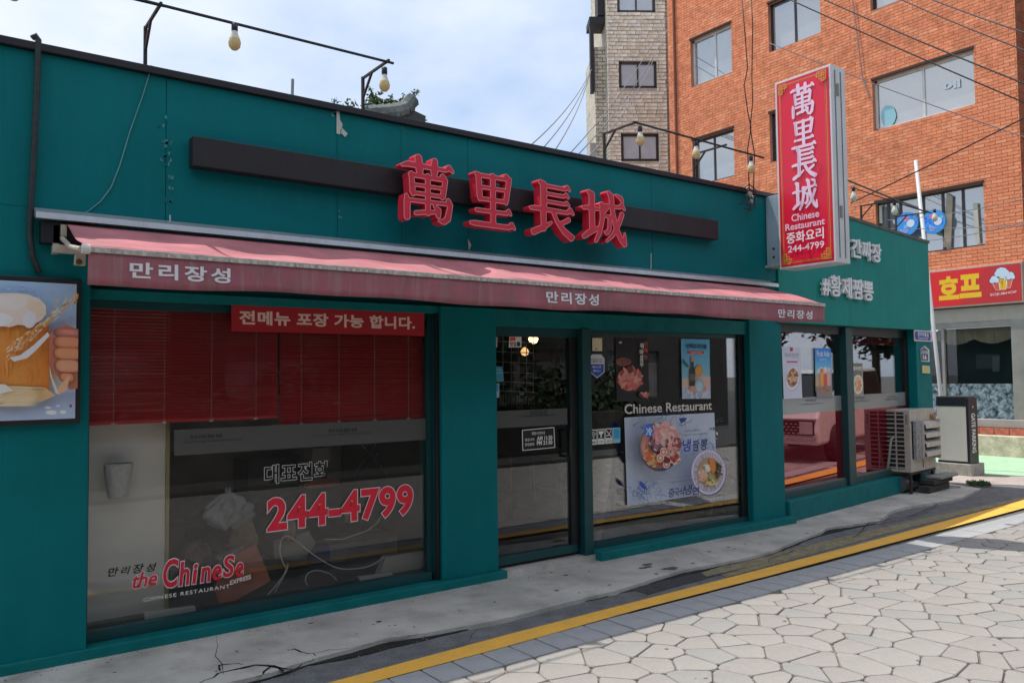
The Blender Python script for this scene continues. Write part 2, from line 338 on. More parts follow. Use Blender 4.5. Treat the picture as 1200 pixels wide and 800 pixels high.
def putglyph(g, F, name, a0, b0, a1, b1, c0, c1, ring=False, mi=0):
    if ring:
        v, f = ringglyph(name); g.add([F(a0+x*(a1-a0), b0+y*(b1-b0), c1) for x, y, z in v], f, mi); return len(v)
    v, f = glyph(name, ring); g.add([F(a0+x*(a1-a0), b0+y*(b1-b0), (c1 if ring else c0+(z+.5)*(c1-c0))) for x, y, z in v], f, mi); return len(v)
def copytree(root, loc, label=None):
    r = root.copy(); COL.objects.link(r); r.location = loc; WO[r.name] = np.array(loc, float)
    if label: r['label'] = label
    for ch in list(root.children):
        c = ch.copy(); COL.objects.link(c); c.parent = r
        for g_ in list(ch.children):
            d = g_.copy(); COL.objects.link(d); d.parent = c
    return r
def holes_wall(g, F, a0, a1, b0, b1, holes, depth, mi=0, thick=.25):
    As = sorted({a0, a1, *[h[i] for h in holes for i in (0, 2)]}); Bs = sorted({b0, b1, *[h[i] for h in holes for i in (1, 3)]})
    As = [a for a in As if a0 <= a <= a1]; Bs = [b for b in Bs if b0 <= b <= b1]
    for i in range(len(As)-1):
        for j in range(len(Bs)-1):
            ca, cb = (As[i]+As[i+1])/2, (Bs[j]+Bs[j+1])/2
            if any(h[0] < ca < h[2] and h[1] < cb < h[3] for h in holes): continue
            g.add([F(As[i], Bs[j]), F(As[i+1], Bs[j]), F(As[i+1], Bs[j+1]), F(As[i], Bs[j+1])], [(0, 1, 2, 3)], mi)
    for h in holes:
        p = [F(h[0], h[1]), F(h[2], h[1]), F(h[2], h[3]), F(h[0], h[3]), F(h[0], h[1], -depth), F(h[2], h[1], -depth), F(h[2], h[3], -depth), F(h[0], h[3], -depth)]
        g.add(p, [(0, 4, 5, 1), (1, 5, 6, 2), (2, 6, 7, 3), (3, 7, 4, 0)], mi)
    return g

# ================================================================== SETTING: ground
ASPH = M('asphalt', (.185, .188, .195), .85, speck=.5, ss=190, var=.25, vs=9, bump=.9, bs=170, dirt=.5, dirt_col=(.24, .235, .23), ds=30)
CONC = M('worn_concrete', (.54, .515, .47), .85, speck=.22, ss=170, var=.22, vs=2.2, bump=.5, bs=90, dirt=.75, dirt_col=(.27, .25, .215), ds=3.2)
STONEM = [M('paving_stone_%s' % k, c, .75, speck=.16, ss=200, var=.13, vs=4, bump=.5, bs=110, dirt=.5, dirt_col=(.24, .215, .185), ds=6) for k, c in (('pale', (.345, .328, .305)), ('warm', (.335, .312, .292)), ('grey', (.315, .308, .295)))]
BLOCKM = M('edging_block', (.38, .385, .395), .8, speck=.18, ss=200, var=.14, vs=6, bump=.4, bs=120, dirt=.25, dirt_col=(.22, .22, .22), ds=14)
MORT = M('joint_dirt', (.23, .185, .145), .95, var=.4, vs=20, bump=.6, bs=200, dirt=.5, dirt_col=(.24, .2, .16), ds=15)
YEL = M('yellow_road_paint', (.93, .50, .075), .7, speck=.14, ss=150, var=.06, vs=6, bump=.35, bs=150, dirt=.45, dirt_col=(.62, .40, .16), ds=9)
YELW = M('worn_yellow_paint', (.29, .245, .14), .8, var=.3, vs=14, bump=.6, bs=170, dirt=1.3, dirt_col=(.15, .15, .15), ds=22)
SOIL = M('dark_soil', (.022, .02, .018), .95, var=.5, vs=18, bump=1, bs=90)
GREENP = M('green_road_paint', (.38, .60, .40), .75, var=.1, vs=6, bump=.3, bs=90, dirt=.25, dirt_col=(.36, .58, .38), ds=10)
g = G(); g.box(-400, 400, -400, 400, -.4, -.08); struct(g.build('ground', M('earth', (.14, .13, .12), .9, var=.2, vs=.5)))
road = struct(G().box(-60, 60, -6.1, .5, -.3, -.030).box(8.0, 60, .5, 3.2, -.3, -.0305).build('road', ASPH)); WO[road.name] = np.zeros(3)
struct(G().box(-60, 60, -60, -6.14, -.3, .05).build('far_pavement', M('dark_paving', (.07, .07, .068), .9, var=.2)))
g = G().box(-12, 40, -5.9, -1.26, -.029, -.025); g.build('paving_bed', MORT, road)
def vpoly(px, z): return [tuple(gnd(u, v, z)[:2]) for u, v in px]
GF = Fr((0, 0, 0), (1, 0, 0), (0, 1, 0))           # horizontal frame, c = up
edge_px = [(300, 792), (330, 783), (367, 771), (410, 760), (455, 747), (500, 741), (532, 735), (570, 729), (600, 722), (647, 710), (690, 699), (720, 692), (750, 683), (775, 675), (800, 667), (825, 663), (865, 655), (900, 647), (925, 637), (945, 629), (960, 624), (970, 618), (1000, 614), (1030, 610), (1040, 603), (1045, 598), (1070, 592), (1100, 588), (1125, 584), (1150, 572)]
edge = vpoly(edge_px, 0)
edge = [(-4, edge[0][1]-.02), (-.8, edge[0][1]-.01)]+edge
def rough(pts, amp, n=4):
    out = []
    for (x0, y0), (x1, y1) in zip(pts, pts[1:]):
        for k in range(n):
            t = k/n; out.append((x0+(x1-x0)*t+(random.random()-.5)*amp, y0+(y1-y0)*t+(random.random()-.5)*amp))
    return out+[pts[-1]]
edge = rough(edge, .014)
x_end = edge[-1][0]
foot = struct(G().prism(GF, [(-4, .5)]+edge+[(x_end+.2, .5)], -.2, 0).build('footpath', CONC)); WO[foot.name] = np.zeros(3)
# soil-filled gap between concrete and asphalt, and the cracks
low = [(300, 801), (362, 780), (410, 772), (457, 760), (537, 741), (600, 726), (647, 714), (720, 697), (775, 681), (825, 669), (900, 652), (925, 642), (960, 628), (1030, 613)]
lowp = rough(vpoly(low, -.03), .02)
g = G(); up = [(p[0], p[1]+.05) for p in edge if lowp[0][0] < p[0] < lowp[-1][0]]
g.prism(GF, [(-1.2, -1.0), ]+lowp+up[::-1]+[(-1.2, -.86)], -.029, -.024); g.build('soil_gap', SOIL, road)
def crack(px, w, name='crack', par=foot, z=.0006, zz=0):
    pts = rough(vpoly(px, zz), .035, 4); n = len(pts); g = G(); L_, R_ = [], []
    for i, (x, y) in enumerate(pts):
        d = np.array(pts[min(i+1, n-1)])-np.array(pts[max(i-1, 0)]); d = d/(np.linalg.norm(d)+1e-9); q = w*(.4+.9*random.random())*(1-.75*abs(2*i/(n-1)-1)); L_.append((x-d[1]*q, y+d[0]*q)); R_.append((x+d[1]*q, y-d[0]*q))
    for i in range(n-1):
        g.add([(*L_[i], z), (*R_[i], z), (*R_[i+1], z), (*L_[i+1], z)], [(0, 1, 2, 3)])
    return g.build(name, SOIL, par)
for px, w in [([(238, 800), (262, 786), (300, 778), (345, 783), (367, 771)], .014), ([(335, 760), (352, 762), (370, 768)], .012), ([(262, 786), (258, 778), (285, 778)], .01), ([(300, 793), (318, 780), (340, 790)], .012),
              ([(447, 752), (470, 748), (490, 742)], .006), ([(549, 752), (560, 735)], .003), ([(250, 748), (262, 790)], .004), ([(805, 640), (845, 658)], .003), ([(1000, 630), (1020, 612), (1068, 604), (1100, 590), (1150, 582)], .010), ([(370, 764), (400, 760), (440, 752)], .005)]: crack(px, w)
g = G()
for _ in range(60):                                   # gum spots and stains pressed into the concrete
    x = random.uniform(.3, 9.5); y = random.uniform(-.7, -.08); r_ = random.choice([.008, .01, .012, .02]); k = random.uniform(.5, 1)
    g.add([(x+r_*math.cos(t)*(1+.3*math.sin(3*t)), y+r_*k*math.sin(t), .0004) for t in np.linspace(0, 6.28, 9)[:-1]], [tuple(range(8))])
o = g.build('gum_spots', M('gum_black', (.045, .043, .042), .8), foot); o['kind'] = 'stuff'
g = G()
for _ in range(5): 
    x, y = gnd(random.uniform(755, 792), random.uniform(655, 668), 0)[:2]; g.add([(x+random.uniform(.05, .09)*math.cos(t), y+random.uniform(.02, .045)*math.sin(t), .0005+.0002*_) for t in np.linspace(0, 6.28, 14)[:-1]], [tuple(range(13))])
g.build('oil_stain', M('oil_stain', (.10, .095, .085), .7, var=.3, vs=20), foot)
g = G()
for _ in range(900):
    x = random.uniform(.2, 10.5); y = (-.012-random.random()**2*.12) if _ % 2 else -.80+random.uniform(-.16, .1); r_ = random.uniform(.0015, .006); z = .0 if y > -.7 else -.02; 
    P_ = [(x+r_*math.cos(t+_), y+r_*math.sin(t+_)*.8, z) for t in (0, 1.6, 3.1, 4.7)]; g.add(P_+[(x, y, z+r_*.9)], [(0, 1, 4), (1, 2, 4), (2, 3, 4), (3, 0, 4)], _ % 3)
g.build('grit', [M('grit_pale', (.40, .38, .34), .9), M('grit_dark', (.08, .075, .07), .9), M('grit_moss', (.10, .12, .05), .9)], foot)['kind'] = 'stuff'
g = G()
for _ in range(110):
    x = random.uniform(1.2, 11); y = random.uniform(-4.6, -1.6); r_ = random.choice([.006, .009, .012, .016]); k = random.uniform(.4, 1)
    g.add([(x+r_*math.cos(t)*(1+.3*math.sin(3*t)), y+r_*k*math.sin(t), -.0062) for t in np.linspace(0, 6.28, 9)[:-1]], [tuple(range(8))])
g.build('gum_spots', M('gum_grey', (.20, .185, .17), .8), road)['kind'] = 'stuff'
# yellow line, the old line beside it, old paint patches
def strip(up_px, lo_px, z, ext=True):
    a = [gnd(u, v, z) for u, v in up_px]; b = [gnd(u, v, z) for u, v in lo_px]
    if ext: a = [a[0]+(a[0]-a[1])*2.2]+a; b = [b[0]+(b[0]-b[1])*2.2]+b; a.append(a[-1]+(a[-1]-a[-2])*3); b.append(b[-1]+(b[-1]-b[-2])*3)
    g = G(); n = len(a); g.add(a+b, [(i, n+i, n+i+1, i+1) for i in range(n-1)]); return g
strip([(382, 800), (600, 741.5), (750, 703), (900, 664.5), (1000, 639), (1145, 600)], [(432, 800), (600, 755), (750, 713), (900, 674.5), (1010, 645), (1177, 601)], -.006).build('yellow_line', YEL, road)
strip([(1000, 626), (1060, 612), (1125, 598)], [(1010, 633), (1065, 618), (1135, 601)], -.0255).build('worn_line', YELW, road)
for px in ([(822, 671), (850, 662), (900, 654), (900, 659), (860, 668), (828, 675)], [(900, 656), (930, 646), (937, 650), (905, 662)]):
    G().prism(GF, vpoly(px, -.025), -.029, -.0235).build('paint_patch', YELW, road)
TAR = M('fresh_asphalt', (.06, .061, .066), .8, var=.3, vs=20, bump=1, bs=160, dirt=.5, dirt_col=(.09, .09, .09), ds=40)
G().prism(GF, rough(vpoly([(716, 697), (760, 684), (820, 671), (900, 656), (930, 645), (925, 654), (880, 664), (820, 680), (760, 697), (745, 692)], -.03), .02), -.0295, -.0252).build('asphalt_patch', TAR, road)
# edging blocks between yellow line and crazy paving
def block(x0, x1, y0, y1, z0, zt, j=.004, b=.006):
    g = G(); pts = [(x0+random.uniform(0, j), y0+random.uniform(0, j)), (x1-random.uniform(0, j), y0+random.uniform(0, j)), (x1-random.uniform(0, j), y1-random.uniform(0, j)), (x0+random.uniform(0, j), y1-random.uniform(0, j))]
    cx = sum(p[0] for p in pts)/4; cy = sum(p[1] for p in pts)/4; k = b/((x1-x0)/2)
    a = [(p[0]-cx, p[1]-cy, z0) for p in pts]; c = [(p[0]-cx, p[1]-cy, zt-.003) for p in pts]; d = [((p[0]-cx)*(1-k), (p[1]-cy)*(1-k), zt) for p in pts]
    g.add(a+c+d, [(8, 9, 10, 11)]+[(i, (i+1) % 4, 4+(i+1) % 4, 4+i) for i in range(4)]+[(4+i, 4+(i+1) % 4, 8+(i+1) % 4, 8+i) for i in range(4)]); return g, (cx, cy, 0)
x = 0.2
while x < 15.5:
    w = .205; g, c = block(x+.003, x+w-.003, -1.535, -1.262, -.025, -.010+random.uniform(-.0015, .0015)); g.build('edging_block', BLOCKM, road, pos=c); x += w
# irregular paving stones (each its own piece; the smallest seen ones joined)
def clip(poly, nx, ny, d):
    out = []
    for i in range(len(poly)):
        p, q = poly[i], poly[(i+1) % len(poly)]; a = p[0]*nx+p[1]*ny-d; b = q[0]*nx+q[1]*ny-d
        if a <= 0: out.append(p)
        if a*b < 0: t = a/(a-b); out.append((p[0]+(q[0]-p[0])*t, p[1]+(q[1]-p[1])*t))
    return out
sx, sy = .250, .200; sites = []
for i in range(int(19/sx)):
    for j in range(int(4.9/sy)):
        sites.append((-.6+i*sx+(j % 2)*sx/2+random.uniform(-.10, .10), -1.40-j*sy+random.uniform(-.08, .08)))
SA = np.array(sites); cells = []
for i, (x, y) in enumerate(sites):
    d = np.hypot(SA[:, 0]-x, SA[:, 1]-y); nb = np.argsort(d)[1:18]
    P_ = [(x-1, y-1), (x+1, y-1), (x+1, y+1), (x-1, y+1)]
    for k in nb:
        nx, ny = SA[k]-(x, y); q = math.hypot(nx, ny); nx /= q; ny /= q; P_ = clip(P_, nx, ny, (nx*(x+SA[k][0])+ny*(y+SA[k][1]))/2-.0022-.0016*((i*7+k) % 3))
    P_ = clip(P_, 0, 1, -1.545)
    if len(P_) < 3: continue
    A = .5*sum(P_[k][0]*P_[(k+1) % len(P_)][1]-P_[(k+1) % len(P_)][0]*P_[k][1] for k in range(len(P_)))
    if abs(A) < .006: continue
    # merge tiny edges, round the corners a little
    Q = []
    for k in range(len(P_)):
        p = np.array(P_[k]); a = np.array(P_[k-1]); b = np.array(P_[(k+1) % len(P_)])
        la, lb = np.linalg.norm(a-p), np.linalg.norm(b-p)
        if la < .02: continue
        Q += [tuple(p+(a-p)*min(.35, .016/la)), tuple(p+(b-p)*min(.35, .016/max(lb, .02)))]
    cx, cy = np.mean([p[0] for p in Q]), np.mean([p[1] for p in Q]); q = R@(np.array([cx, cy, 0])-CAM)
    if q[2] > .3: u, v = CX+FPX*q[0]/q[2], CY+FPX*q[1]/q[2]; vis = abs(A)/q[2]**3 if (-40 < u < 1240 and v < 860) else 0
    else: vis = 0
    cells.append((vis, Q, cx, cy))
cells.sort(key=lambda c: -c[0]); rest = G()
for n_, (vis, Q, cx, cy) in enumerate(cells):
    zt = -.010+random.uniform(-.0015, .002); tl = (random.uniform(-.006, .006), random.uniform(-.006, .006)); n = len(Q); g = G()
    a = [(p[0]-cx, p[1]-cy, -.026) for p in Q]; b = [(p[0]-cx, p[1]-cy, zt-.006) for p in Q]; c = []
    for p in Q: dx, dy = (p[0]-cx)*.972, (p[1]-cy)*.972; c.append((dx, dy, zt+dx*tl[0]+dy*tl[1]))
    fs = [tuple(range(2*n, 3*n))]+[(i, (i+1) % n, n+(i+1) % n, n+i) for i in range(n)]+[(n+i, n+(i+1) % n, 2*n+(i+1) % n, 2*n+i) for i in range(n)]
    if n_ < 300 and vis > 0: g.add(a+b+c, fs).build('paving_stone', STONEM[random.choice([0, 0, 1, 1, 2])], road, pos=(cx, cy, 0))
    else: rest.add([(x+cx, y+cy, z) for x, y, z in a+b+c], fs, random.choice([0, 1, 2]))
rest.build('small_paving_stones', STONEM, road)['kind'] = 'stuff'
# side street at the right: green painted road, pale kerb, dark asphalt
G().prism(GF, vpoly([(1096, 533), (1290, 530), (1290, 560), (1145, 556), (1100, 556)], -.027), -.029, -.024).build('green_paint', GREENP, road)
G().prism(GF, vpoly([(1100, 556.5), (1300, 560), (1320, 575), (1180, 568), (1100, 566)], -.027), -.029, -.022).build('pale_patch', M('pale_concrete', (.42, .36, .33), .85, var=.15, vs=5, bump=.3, dirt=.4, dirt_col=(.25, .24, .22), ds=9), road)
struct(G().box(12.4, 16.4, 3.2, 40, -.3, -.01).build('side_street', ASPH))

# ================================================================== RESTAURANT
rest_b = thing('restaurant_building', 'long single storey teal painted restaurant with black roof edge and shop windows', 'building', (3.7, 1.0, 0))
def part(g, name, mat, par=rest_b, **k): return g.build(name, mat, par, **k)
DEPTH = 6.0
part(G().box(-3, 7.42, .16, .40, 2.16, 3.50), 'wall', TEAL)
part(G().box(-3, 7.42, .40, DEPTH, 2.62, 3.42), 'roof', M('roof_grey', (.2, .2, .2), .8))
part(G().box(-3, 7.42, DEPTH, DEPTH+.2, 0, 3.45).box(-3, -2.8, .4, DEPTH, 0, 2.62), 'rear_wall', TEAL)
XLW = float(fac(103, 560, 0)[0])
seams = [-3.0]+[float(fac(u, v)[0]) for u, v in ((195, 120), (395, 150), (470, 150), (548, 165), (763, 215))]+[7.42]
for a, b in zip(seams, seams[1:]): part(G().box(a+.0015, b-.0015, 0, .156, 2.60, 3.50), 'wall_panel', TEAL, bevel=.002)
part(G().box(-3, 7.45, -.035, .20, 3.502, 3.548), 'coping', BLACKM, bevel=.004)
YL = .06
xa = XLW
part(G().box(-3, xa, .0, .38, .05, 2.5985), 'wall', TEAL)
xp0, xp1 = float(fac(516, 500, YL)[0]), float(fac(581, 500, YL)[0])
part(G().box(xp0, xp1, YL-.02, .38, .06, 2.158), 'pillar', TEAL, bevel=.006)
xq0, xq1 = float(fac(878, 500, YL)[0]), 7.53
part(G().box(xq0, xq1, YL-.03, .38, .06, 2.598), 'pillar', TEAL, bevel=.006)
part(G().box(xa, xp0, .08, .14, 2.10, 2.158).box(xp1, xq0, .06, .13, 2.02, 2.157), 'header', TEAL2)
part(G().box(-3, xp1+.05, -.015, .10, -.02, .062), 'ledge', TEAL2, bevel=.008)
part(G().box(4.76, xq1+.06, -.06, .13, -.02, .075), 'ledge', TEAL2, bevel=.008)
part(G().box(xp1, 4.76, .02, .3, -.02, .045), 'threshold', CONC)
LOWF = M('frame_dark_teal', (.004, .060, .066), .4, var=.1)
DARKF = M('frame_black', (.008, .010, .012), .4, var=.1)
# window on the left
YG = .17
w1 = part(G().box(xa, xp0-.06, .10, .16, .062, .125).box(xa, xa+.02, .10, .2, .12, 2.10).box(xp0-.065, xp0-.035, .13, .2, .12, 2.1).box(xp0-.033, xp0, .09, .18, .06, 2.1).box(xa, xp0, .15, .2, 2.05, 2.10), 'window', [LOWF])
part(G().box(xa+.02, xp0-.065, YG, YG+.008, .12, 2.05), 'pane', GLASS, w1)
fb = G().box(1.30, xp0-.067, YG-.004, YG-.001, 1.125, 1.29); part(fb, 'frosted_strip', FROST, w1)
pr = Pr(FY(YG-.006)); pr.text('만리장성', (223, 514), (260, 508), (12, 12, 14), .01); pr.text('CHINESE RESTAURANT', (216, 519), (284, 513.5), (12, 12, 14)); pr.text('만리장성', (385, 507), (418, 501), (12, 12, 14), .01); pr.text('CHINESE RESTAURANT', (368, 511), (436, 506), (12, 12, 14))
part(pr, 'strip_lettering', PRINT, w1)
# door and right-hand window
YD = .12; xpost0, xpost1 = float(fac(683, 500, .05)[0]), float(fac(693, 500, .05)[0])
part(G().box(xpost0, xpost1, .04, .2, -.02, 2.02), 'post', LOWF, bevel=.004)
dz = float(fac(640, 640, .1)[2]); 
door = part(G().box(xp1+.01, xpost0-.04, .10, .16, .075, .145).box(xp1, xp1+.03, .12, .17, .145, 1.97).box(xpost0-.10, xpost0-.005, .12, .17, .075, 1.97).box(xp1, xpost0, .11, .17, 1.94, 2.02), 'door', [LOWF, DARKF])
part(G().box(xp1+.03, xpost0-.10, YD, YD+.008, .145, 1.94), 'pane', GLASSD, door)
part(G().box(xp1+.035, xpost0-.12, YD-.004, YD-.001, 1.185, 1.325), 'frosted_strip', FROST, door)
pr = Pr(FY(YD-.006)); pr.text('만리장성', (621, 487), (641, 480), (12, 12, 14), .01); pr.text('CHINESE RESTAURANT', (608, 489), (652, 485), (12, 12, 14)); part(pr, 'strip_lettering', PRINT, door)
part(G().tube([(xpost0-.14, .06, .9), (xpost0-.14, .05, 1.15)], .012).box(xpost0-.15, xpost0-.13, .05, .13, .9, .92).box(xpost0-.15, xpost0-.13, .05, .13, 1.13, 1.15), 'handle', BLACKM, door)
w2 = part(G().box(xpost1, xq0, .09, .16, .075, .125).box(xpost1, xpost1+.02, .12, .17, .125, 1.98).box(xq0-.09, xq0, .12, .17, .075, 1.98).box(xpost1, xq0, .12, .17, 1.98, 2.03), 'window', LOWF)
part(G().box(xpost1+.02, xq0-.09, YD, YD+.008, .125, 1.98), 'pane', GLASSD, w2)
for b_ in ((xq0-.095, xq0-.002, .10, .119, .125, 2.02), (xpost0-.10, xpost0-.002, .10, .119, .146, 1.94), (xp0-.034, xp0-.001, .07, .089, .06, 2.1)): part(G().box(*b_), 'jamb', DARKF)
# peeling paint on the fascia
FL = M('paint_flake', (.50, .53, .50), .8, var=.1); FL2 = M('primer_patch', (.04, .27, .27), .7, var=.3, vs=20)
def flake(px, mat, c=.004, lift=.012):
    F = FY(0); P_ = [F.ab(*p) for p in px]; part(G().prism(F, P_, c, c+lift*.3), 'paint_flake', mat)
for px in ([(394, 131), (397, 128), (398, 141), (401, 146), (400, 152), (398, 158), (394, 157)], [(400, 150), (407, 157), (404, 161), (398, 155)]): flake(px, FL)
for px in ([(548, 261), (550, 265), (548, 268)], [(548, 280), (552, 287), (549, 294)], [(198, 252), (200, 252), (200, 262), (198, 262)], [(762, 297), (763, 297), (763, 319), (762, 319)]): flake(px, FL, lift=.004)
for cx, cy, n in ((190, 145, 6), (196, 173, 14), (195, 190, 12), (198, 215, 8), (196, 232, 5), (394, 133, 5), (472, 143, 3), (396, 250, 3)):
    for _ in range(n):
        x, y = cx+random.uniform(-6, 5), cy+random.uniform(-9, 9); r_ = random.uniform(.8, 2.6); flake([(x+r_*random.uniform(.5, 1.3)*math.cos(t), y+r_*random.uniform(.6, 1.7)*math.sin(t)) for t in np.linspace(0, 6.28, 6)[:-1]], random.choice([FL2, TEAL2, FL2]), .001, .009)
# hose and thin cable on the wall
def w3(px, y): return [fac(u, v, y) for u, v in px]
tag(G().tube(w3([(38, 45), (42, 42), (45, 47), (44, 80), (42, 130), (39, 190), (36, 240), (35, 275), (38, 300), (46, 320)], -.03), .017, 8).build('drain_hose', M('hose_black', (.018, .03, .032), .6, var=.4, vs=30), smooth=True), 'black ribbed hose hanging over the roof edge down the teal wall at far left', 'hose')
g = G().tube(w3([(178, 77), (168, 110), (152, 155), (140, 195), (130, 220), (118, 236), (104, 247), (92, 253)], -.006), .0035, 5)
tag(g.build('thin_cable', M('pale_cable', (.12, .35, .33), .6)), 'thin pale green wire curving down the teal wall to the awning rail', 'cable')
# black beam and channel letters
F0 = FY(0)
sign = thing('facade_sign', 'red three dimensional Chinese characters 萬里長城 mounted on a long black beam', 'sign', (4, -.1, 3.05))
a0, b0 = F0.ab(224, 198); a1, b1 = F0.ab(842, 262)
FB = FY(-.10)
la, lb = FB.ab(226, 199); ra, rb = FB.ab(842, 262)
sign_beam = G().box(la, ra, -.10, -.004, 2.945, 3.135).build('backing_beam', BLACKB, sign, bevel=.006)
FLt = FY(-.245)
for nm, (x0, y0, x1, y1) in (('man', (469, 253, 532, 177)), ('ri', (550, 263, 603, 190)), ('jang', (621, 274, 672, 205)), ('seong', (683, 283, 733, 214))):
    A0, B0 = FLt.ab(x0, y0); A1, B1 = FLt.ab(x1, y1)
    bb0, bb1 = 2.735, 3.185
    if nm == 'man': bb0, bb1 = 2.735, 3.20
    g = G(); putglyph(g, FLt, nm, A0, bb0, A1, bb1, -.085, 0); ch = g.build('letter', RED, sign, bevel=0)
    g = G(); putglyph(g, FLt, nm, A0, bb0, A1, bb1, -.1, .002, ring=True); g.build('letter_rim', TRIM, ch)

# ------------------------------------------------------------------ side wing (turned a few degrees away)
wing = thing('restaurant_wing', 'lower green clad wing of the restaurant at an angle, with two half red windows', 'building', (9.7, .8, 0))
def wpart(g, name, mat, par=wing, **k): return g.build(name, mat, par, **k)
TEALW = M('green_cladding', (.004, .235, .21), .6, spec=.2, var=.08, vs=2, streak=.5, streak_col=(.02, .30, .27), bump=.1, bs=20)
S1 = 4.22
for k in range(5):                                  # clad fascia sheets
    s0, s1 = -.1+k*(S1+.1)/5, -.1+(k+1)*(S1+.1)/5; zt = lambda s: 3.525-.0135*s; zb = lambda s: 2.165+.010*s
    g = G().prism(WING, [(s0+.001, zb(s0)), (s1-.001, zb(s1)), (s1-.001, zt(s1)), (s0+.001, zt(s0))], -.12, 0); wpart(g, 'cladding_sheet', TEALW)
g = G().prism(WING, [(-.1, 3.527), (S1+.03, 3.47), (S1+.03, 3.51), (-.1, 3.565)], -.10, .012); wpart(g, 'roof_trim', M('trim_grey', (.10, .10, .09), .7, var=.4, vs=12))
wpart(G().prism(WING, [(-.1, 3.40), (S1, 3.35), (S1, 3.45), (-.1, 3.50)], -5, -.13), 'roof', M('roof_grey'))
wpart(G().ob(WING, S1-.12, S1, 0, 3.4, -5, -.5).ob(WING, S1-.01, S1, 2.2, 3.46, -5, -.121), 'side_wall', TEAL)
WG = WI(-.155); sC = 3.66
wpart(G().ob(WING, sC, S1-.005, 0, zb(S1)-.002, -.5, -.005), 'pillar', TEAL, bevel=.006)
pA = WG.ab(985, 450)[0]; pA1 = WG.ab(993, 450)[0]; zs0 = .335
wpart(G().ob(WING, pA, pA1, .2, 2.17, -.2, -.07), 'post', LOWF, bevel=.004)
wpart(G().ob(WING, .0, sC, .1, .305, -.4, -.10), 'sill_rail', LOWF, bevel=.006)
wpart(G().ob(WING, .02, 3.05, 0, .225, -.3, .0), 'plinth', TEAL2, bevel=.01)
wpart(G().ob(WING, -.1, sC, 2.08, 2.2, -.3, -.125), 'header', DARKF)
wpart(G().ob(WING, sC-.05, sC-.002, .3, 2.1, -.16, -.12), 'jamb', DARKF)
bt = WG.ab(950, 465)[1]; bb = WG.ab(950, 483.5)[1]
for n_, (s0, s1, zx) in enumerate(((.0, pA, .305), (pA1, sC-.05, .305))):
    wn = wpart(G().ob(WING, s0, s1, zx, zx+.02, -.17, -.12).ob(WING, s0, s0+.012, zx+.02, 2.08, -.17, -.13), 'window', M('frame_grey', (.12, .16, .16), .4, var=.1))
    wpart(G().ob(WG, s0+.012, s1, zx+.02, 2.08, -.006, 0), 'pane', GLASSD, wn)
    wpart(G().ob(WG, s0+.012, s1, bb, bt, .0015, .003), 'frosted_strip', FROSTL, wn)
    wpart(G().ob(WG, s0+.012, s1, zx+.02, bb, .0015, .003), 'red_film', REDFILM, wn)
for (lb_, rt_, l2, r2) in (((944, 471), (956, 467), (938, 474.5), (965, 471.5)), ((1003, 468), (1013, 464.5), (1000, 471), (1018, 468)), ((1040, 466), (1050, 463), (1037, 469), (1053, 466))):
    pr = Pr(WI(-.151)); pr.text('만리장성', lb_, rt_, (25, 25, 28), .01); pr.text('CHINESE RESTAURANT', l2, r2, (40, 40, 40)); wpart(pr, 'strip_lettering', PRINT)
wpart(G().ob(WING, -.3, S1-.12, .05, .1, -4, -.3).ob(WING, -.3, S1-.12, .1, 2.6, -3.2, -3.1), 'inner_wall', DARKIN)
# raised letters on the wing
LW = M('letter_grey_white', (.80, .81, .84), .5, var=.06, streak=.15, streak_col=(.32, .35, .36))
for txt, lb_, rt_, lab in (('간짜장', (1000, 308.5), (1033.5, 287), 'white raised letters 간짜장, upper line on the green cladding'), ('#황제짬뽕', (965.5, 350), (1024, 329), 'white raised letters #황제짬뽕, lower line on the green cladding')):
    f = WI(.055); A0, B0 = f.ab(*lb_); A1, B1 = f.ab(*rt_)
    yy = {'간짜장': (3.025, 3.265), '#황제짬뽕': (2.51, 2.765)}[txt]
    t = thing('raised_lettering', lab, 'lettering', f((A0+A1)/2, yy[0]), 'raised letters on the wing')
    g = G(); place(g, WI(.03), txt, A0, yy[0], A1, yy[1], 0, .018, depth=.018, ref=.018, sp=1.03); g.build('letters', LW, t)
# address plates on the wing pillar
f = WI(0)
def plate(name, label, cat, quad, col, c0=.0, th=.012, border=None, mat=None, group=None, F=f):
    P_ = [F.ab(*p) for p in quad]; c = F(sum(p[0] for p in P_)/len(P_), min(p[1] for p in P_))
    t = thing(name, label, cat, c, group); G().prism(F, P_, c0, c0+th).build('backing', mat or WHITEM, t); return t
t = plate('street_name_plate', 'small blue street name plate with white lettering under the green cladding', 'sign', [(1070.5, 386.5), (1091.5, 387.5), (1092, 400.5), (1071, 399.5)], 0)
pr = Pr(WI(.0125)); pr.poly([(1072.5, 388), (1089.5, 389), (1091, 394), (1090, 399), (1073, 398), (1072, 393)], (38, 52, 110)); pr.text('장미마을길', (1075.5, 394), (1088, 389.6), (215, 220, 235), .02); pr.text('Jangmimaeul-gil', (1076, 397.6), (1087.5, 395.3), (200, 205, 225), .01); pr.build('print', PRINT, t)
t = plate('house_number_plate', 'house shaped number plate reading 16 on the wing pillar', 'sign', [(1078, 409), (1083, 405.2), (1088, 409.5), (1088.5, 424), (1079, 423.5)], 0)
pr = Pr(WI(.0125)); pr.poly([(1079, 410), (1083, 406.5), (1087.2, 410), (1087.5, 413.6), (1079.2, 413.3)], (60, 75, 90)); pr.poly([(1079.6, 414.2), (1087.2, 414.5), (1087.6, 422.6), (1080, 422.3)], (20, 32, 66)); pr.text('16', (1081.6, 421.3), (1085.8, 415.6), (225, 228, 235), .04); pr.text('장미마을길', (1080, 413), (1087, 411), (200, 210, 220), .02); pr.build('print', PRINT, t)
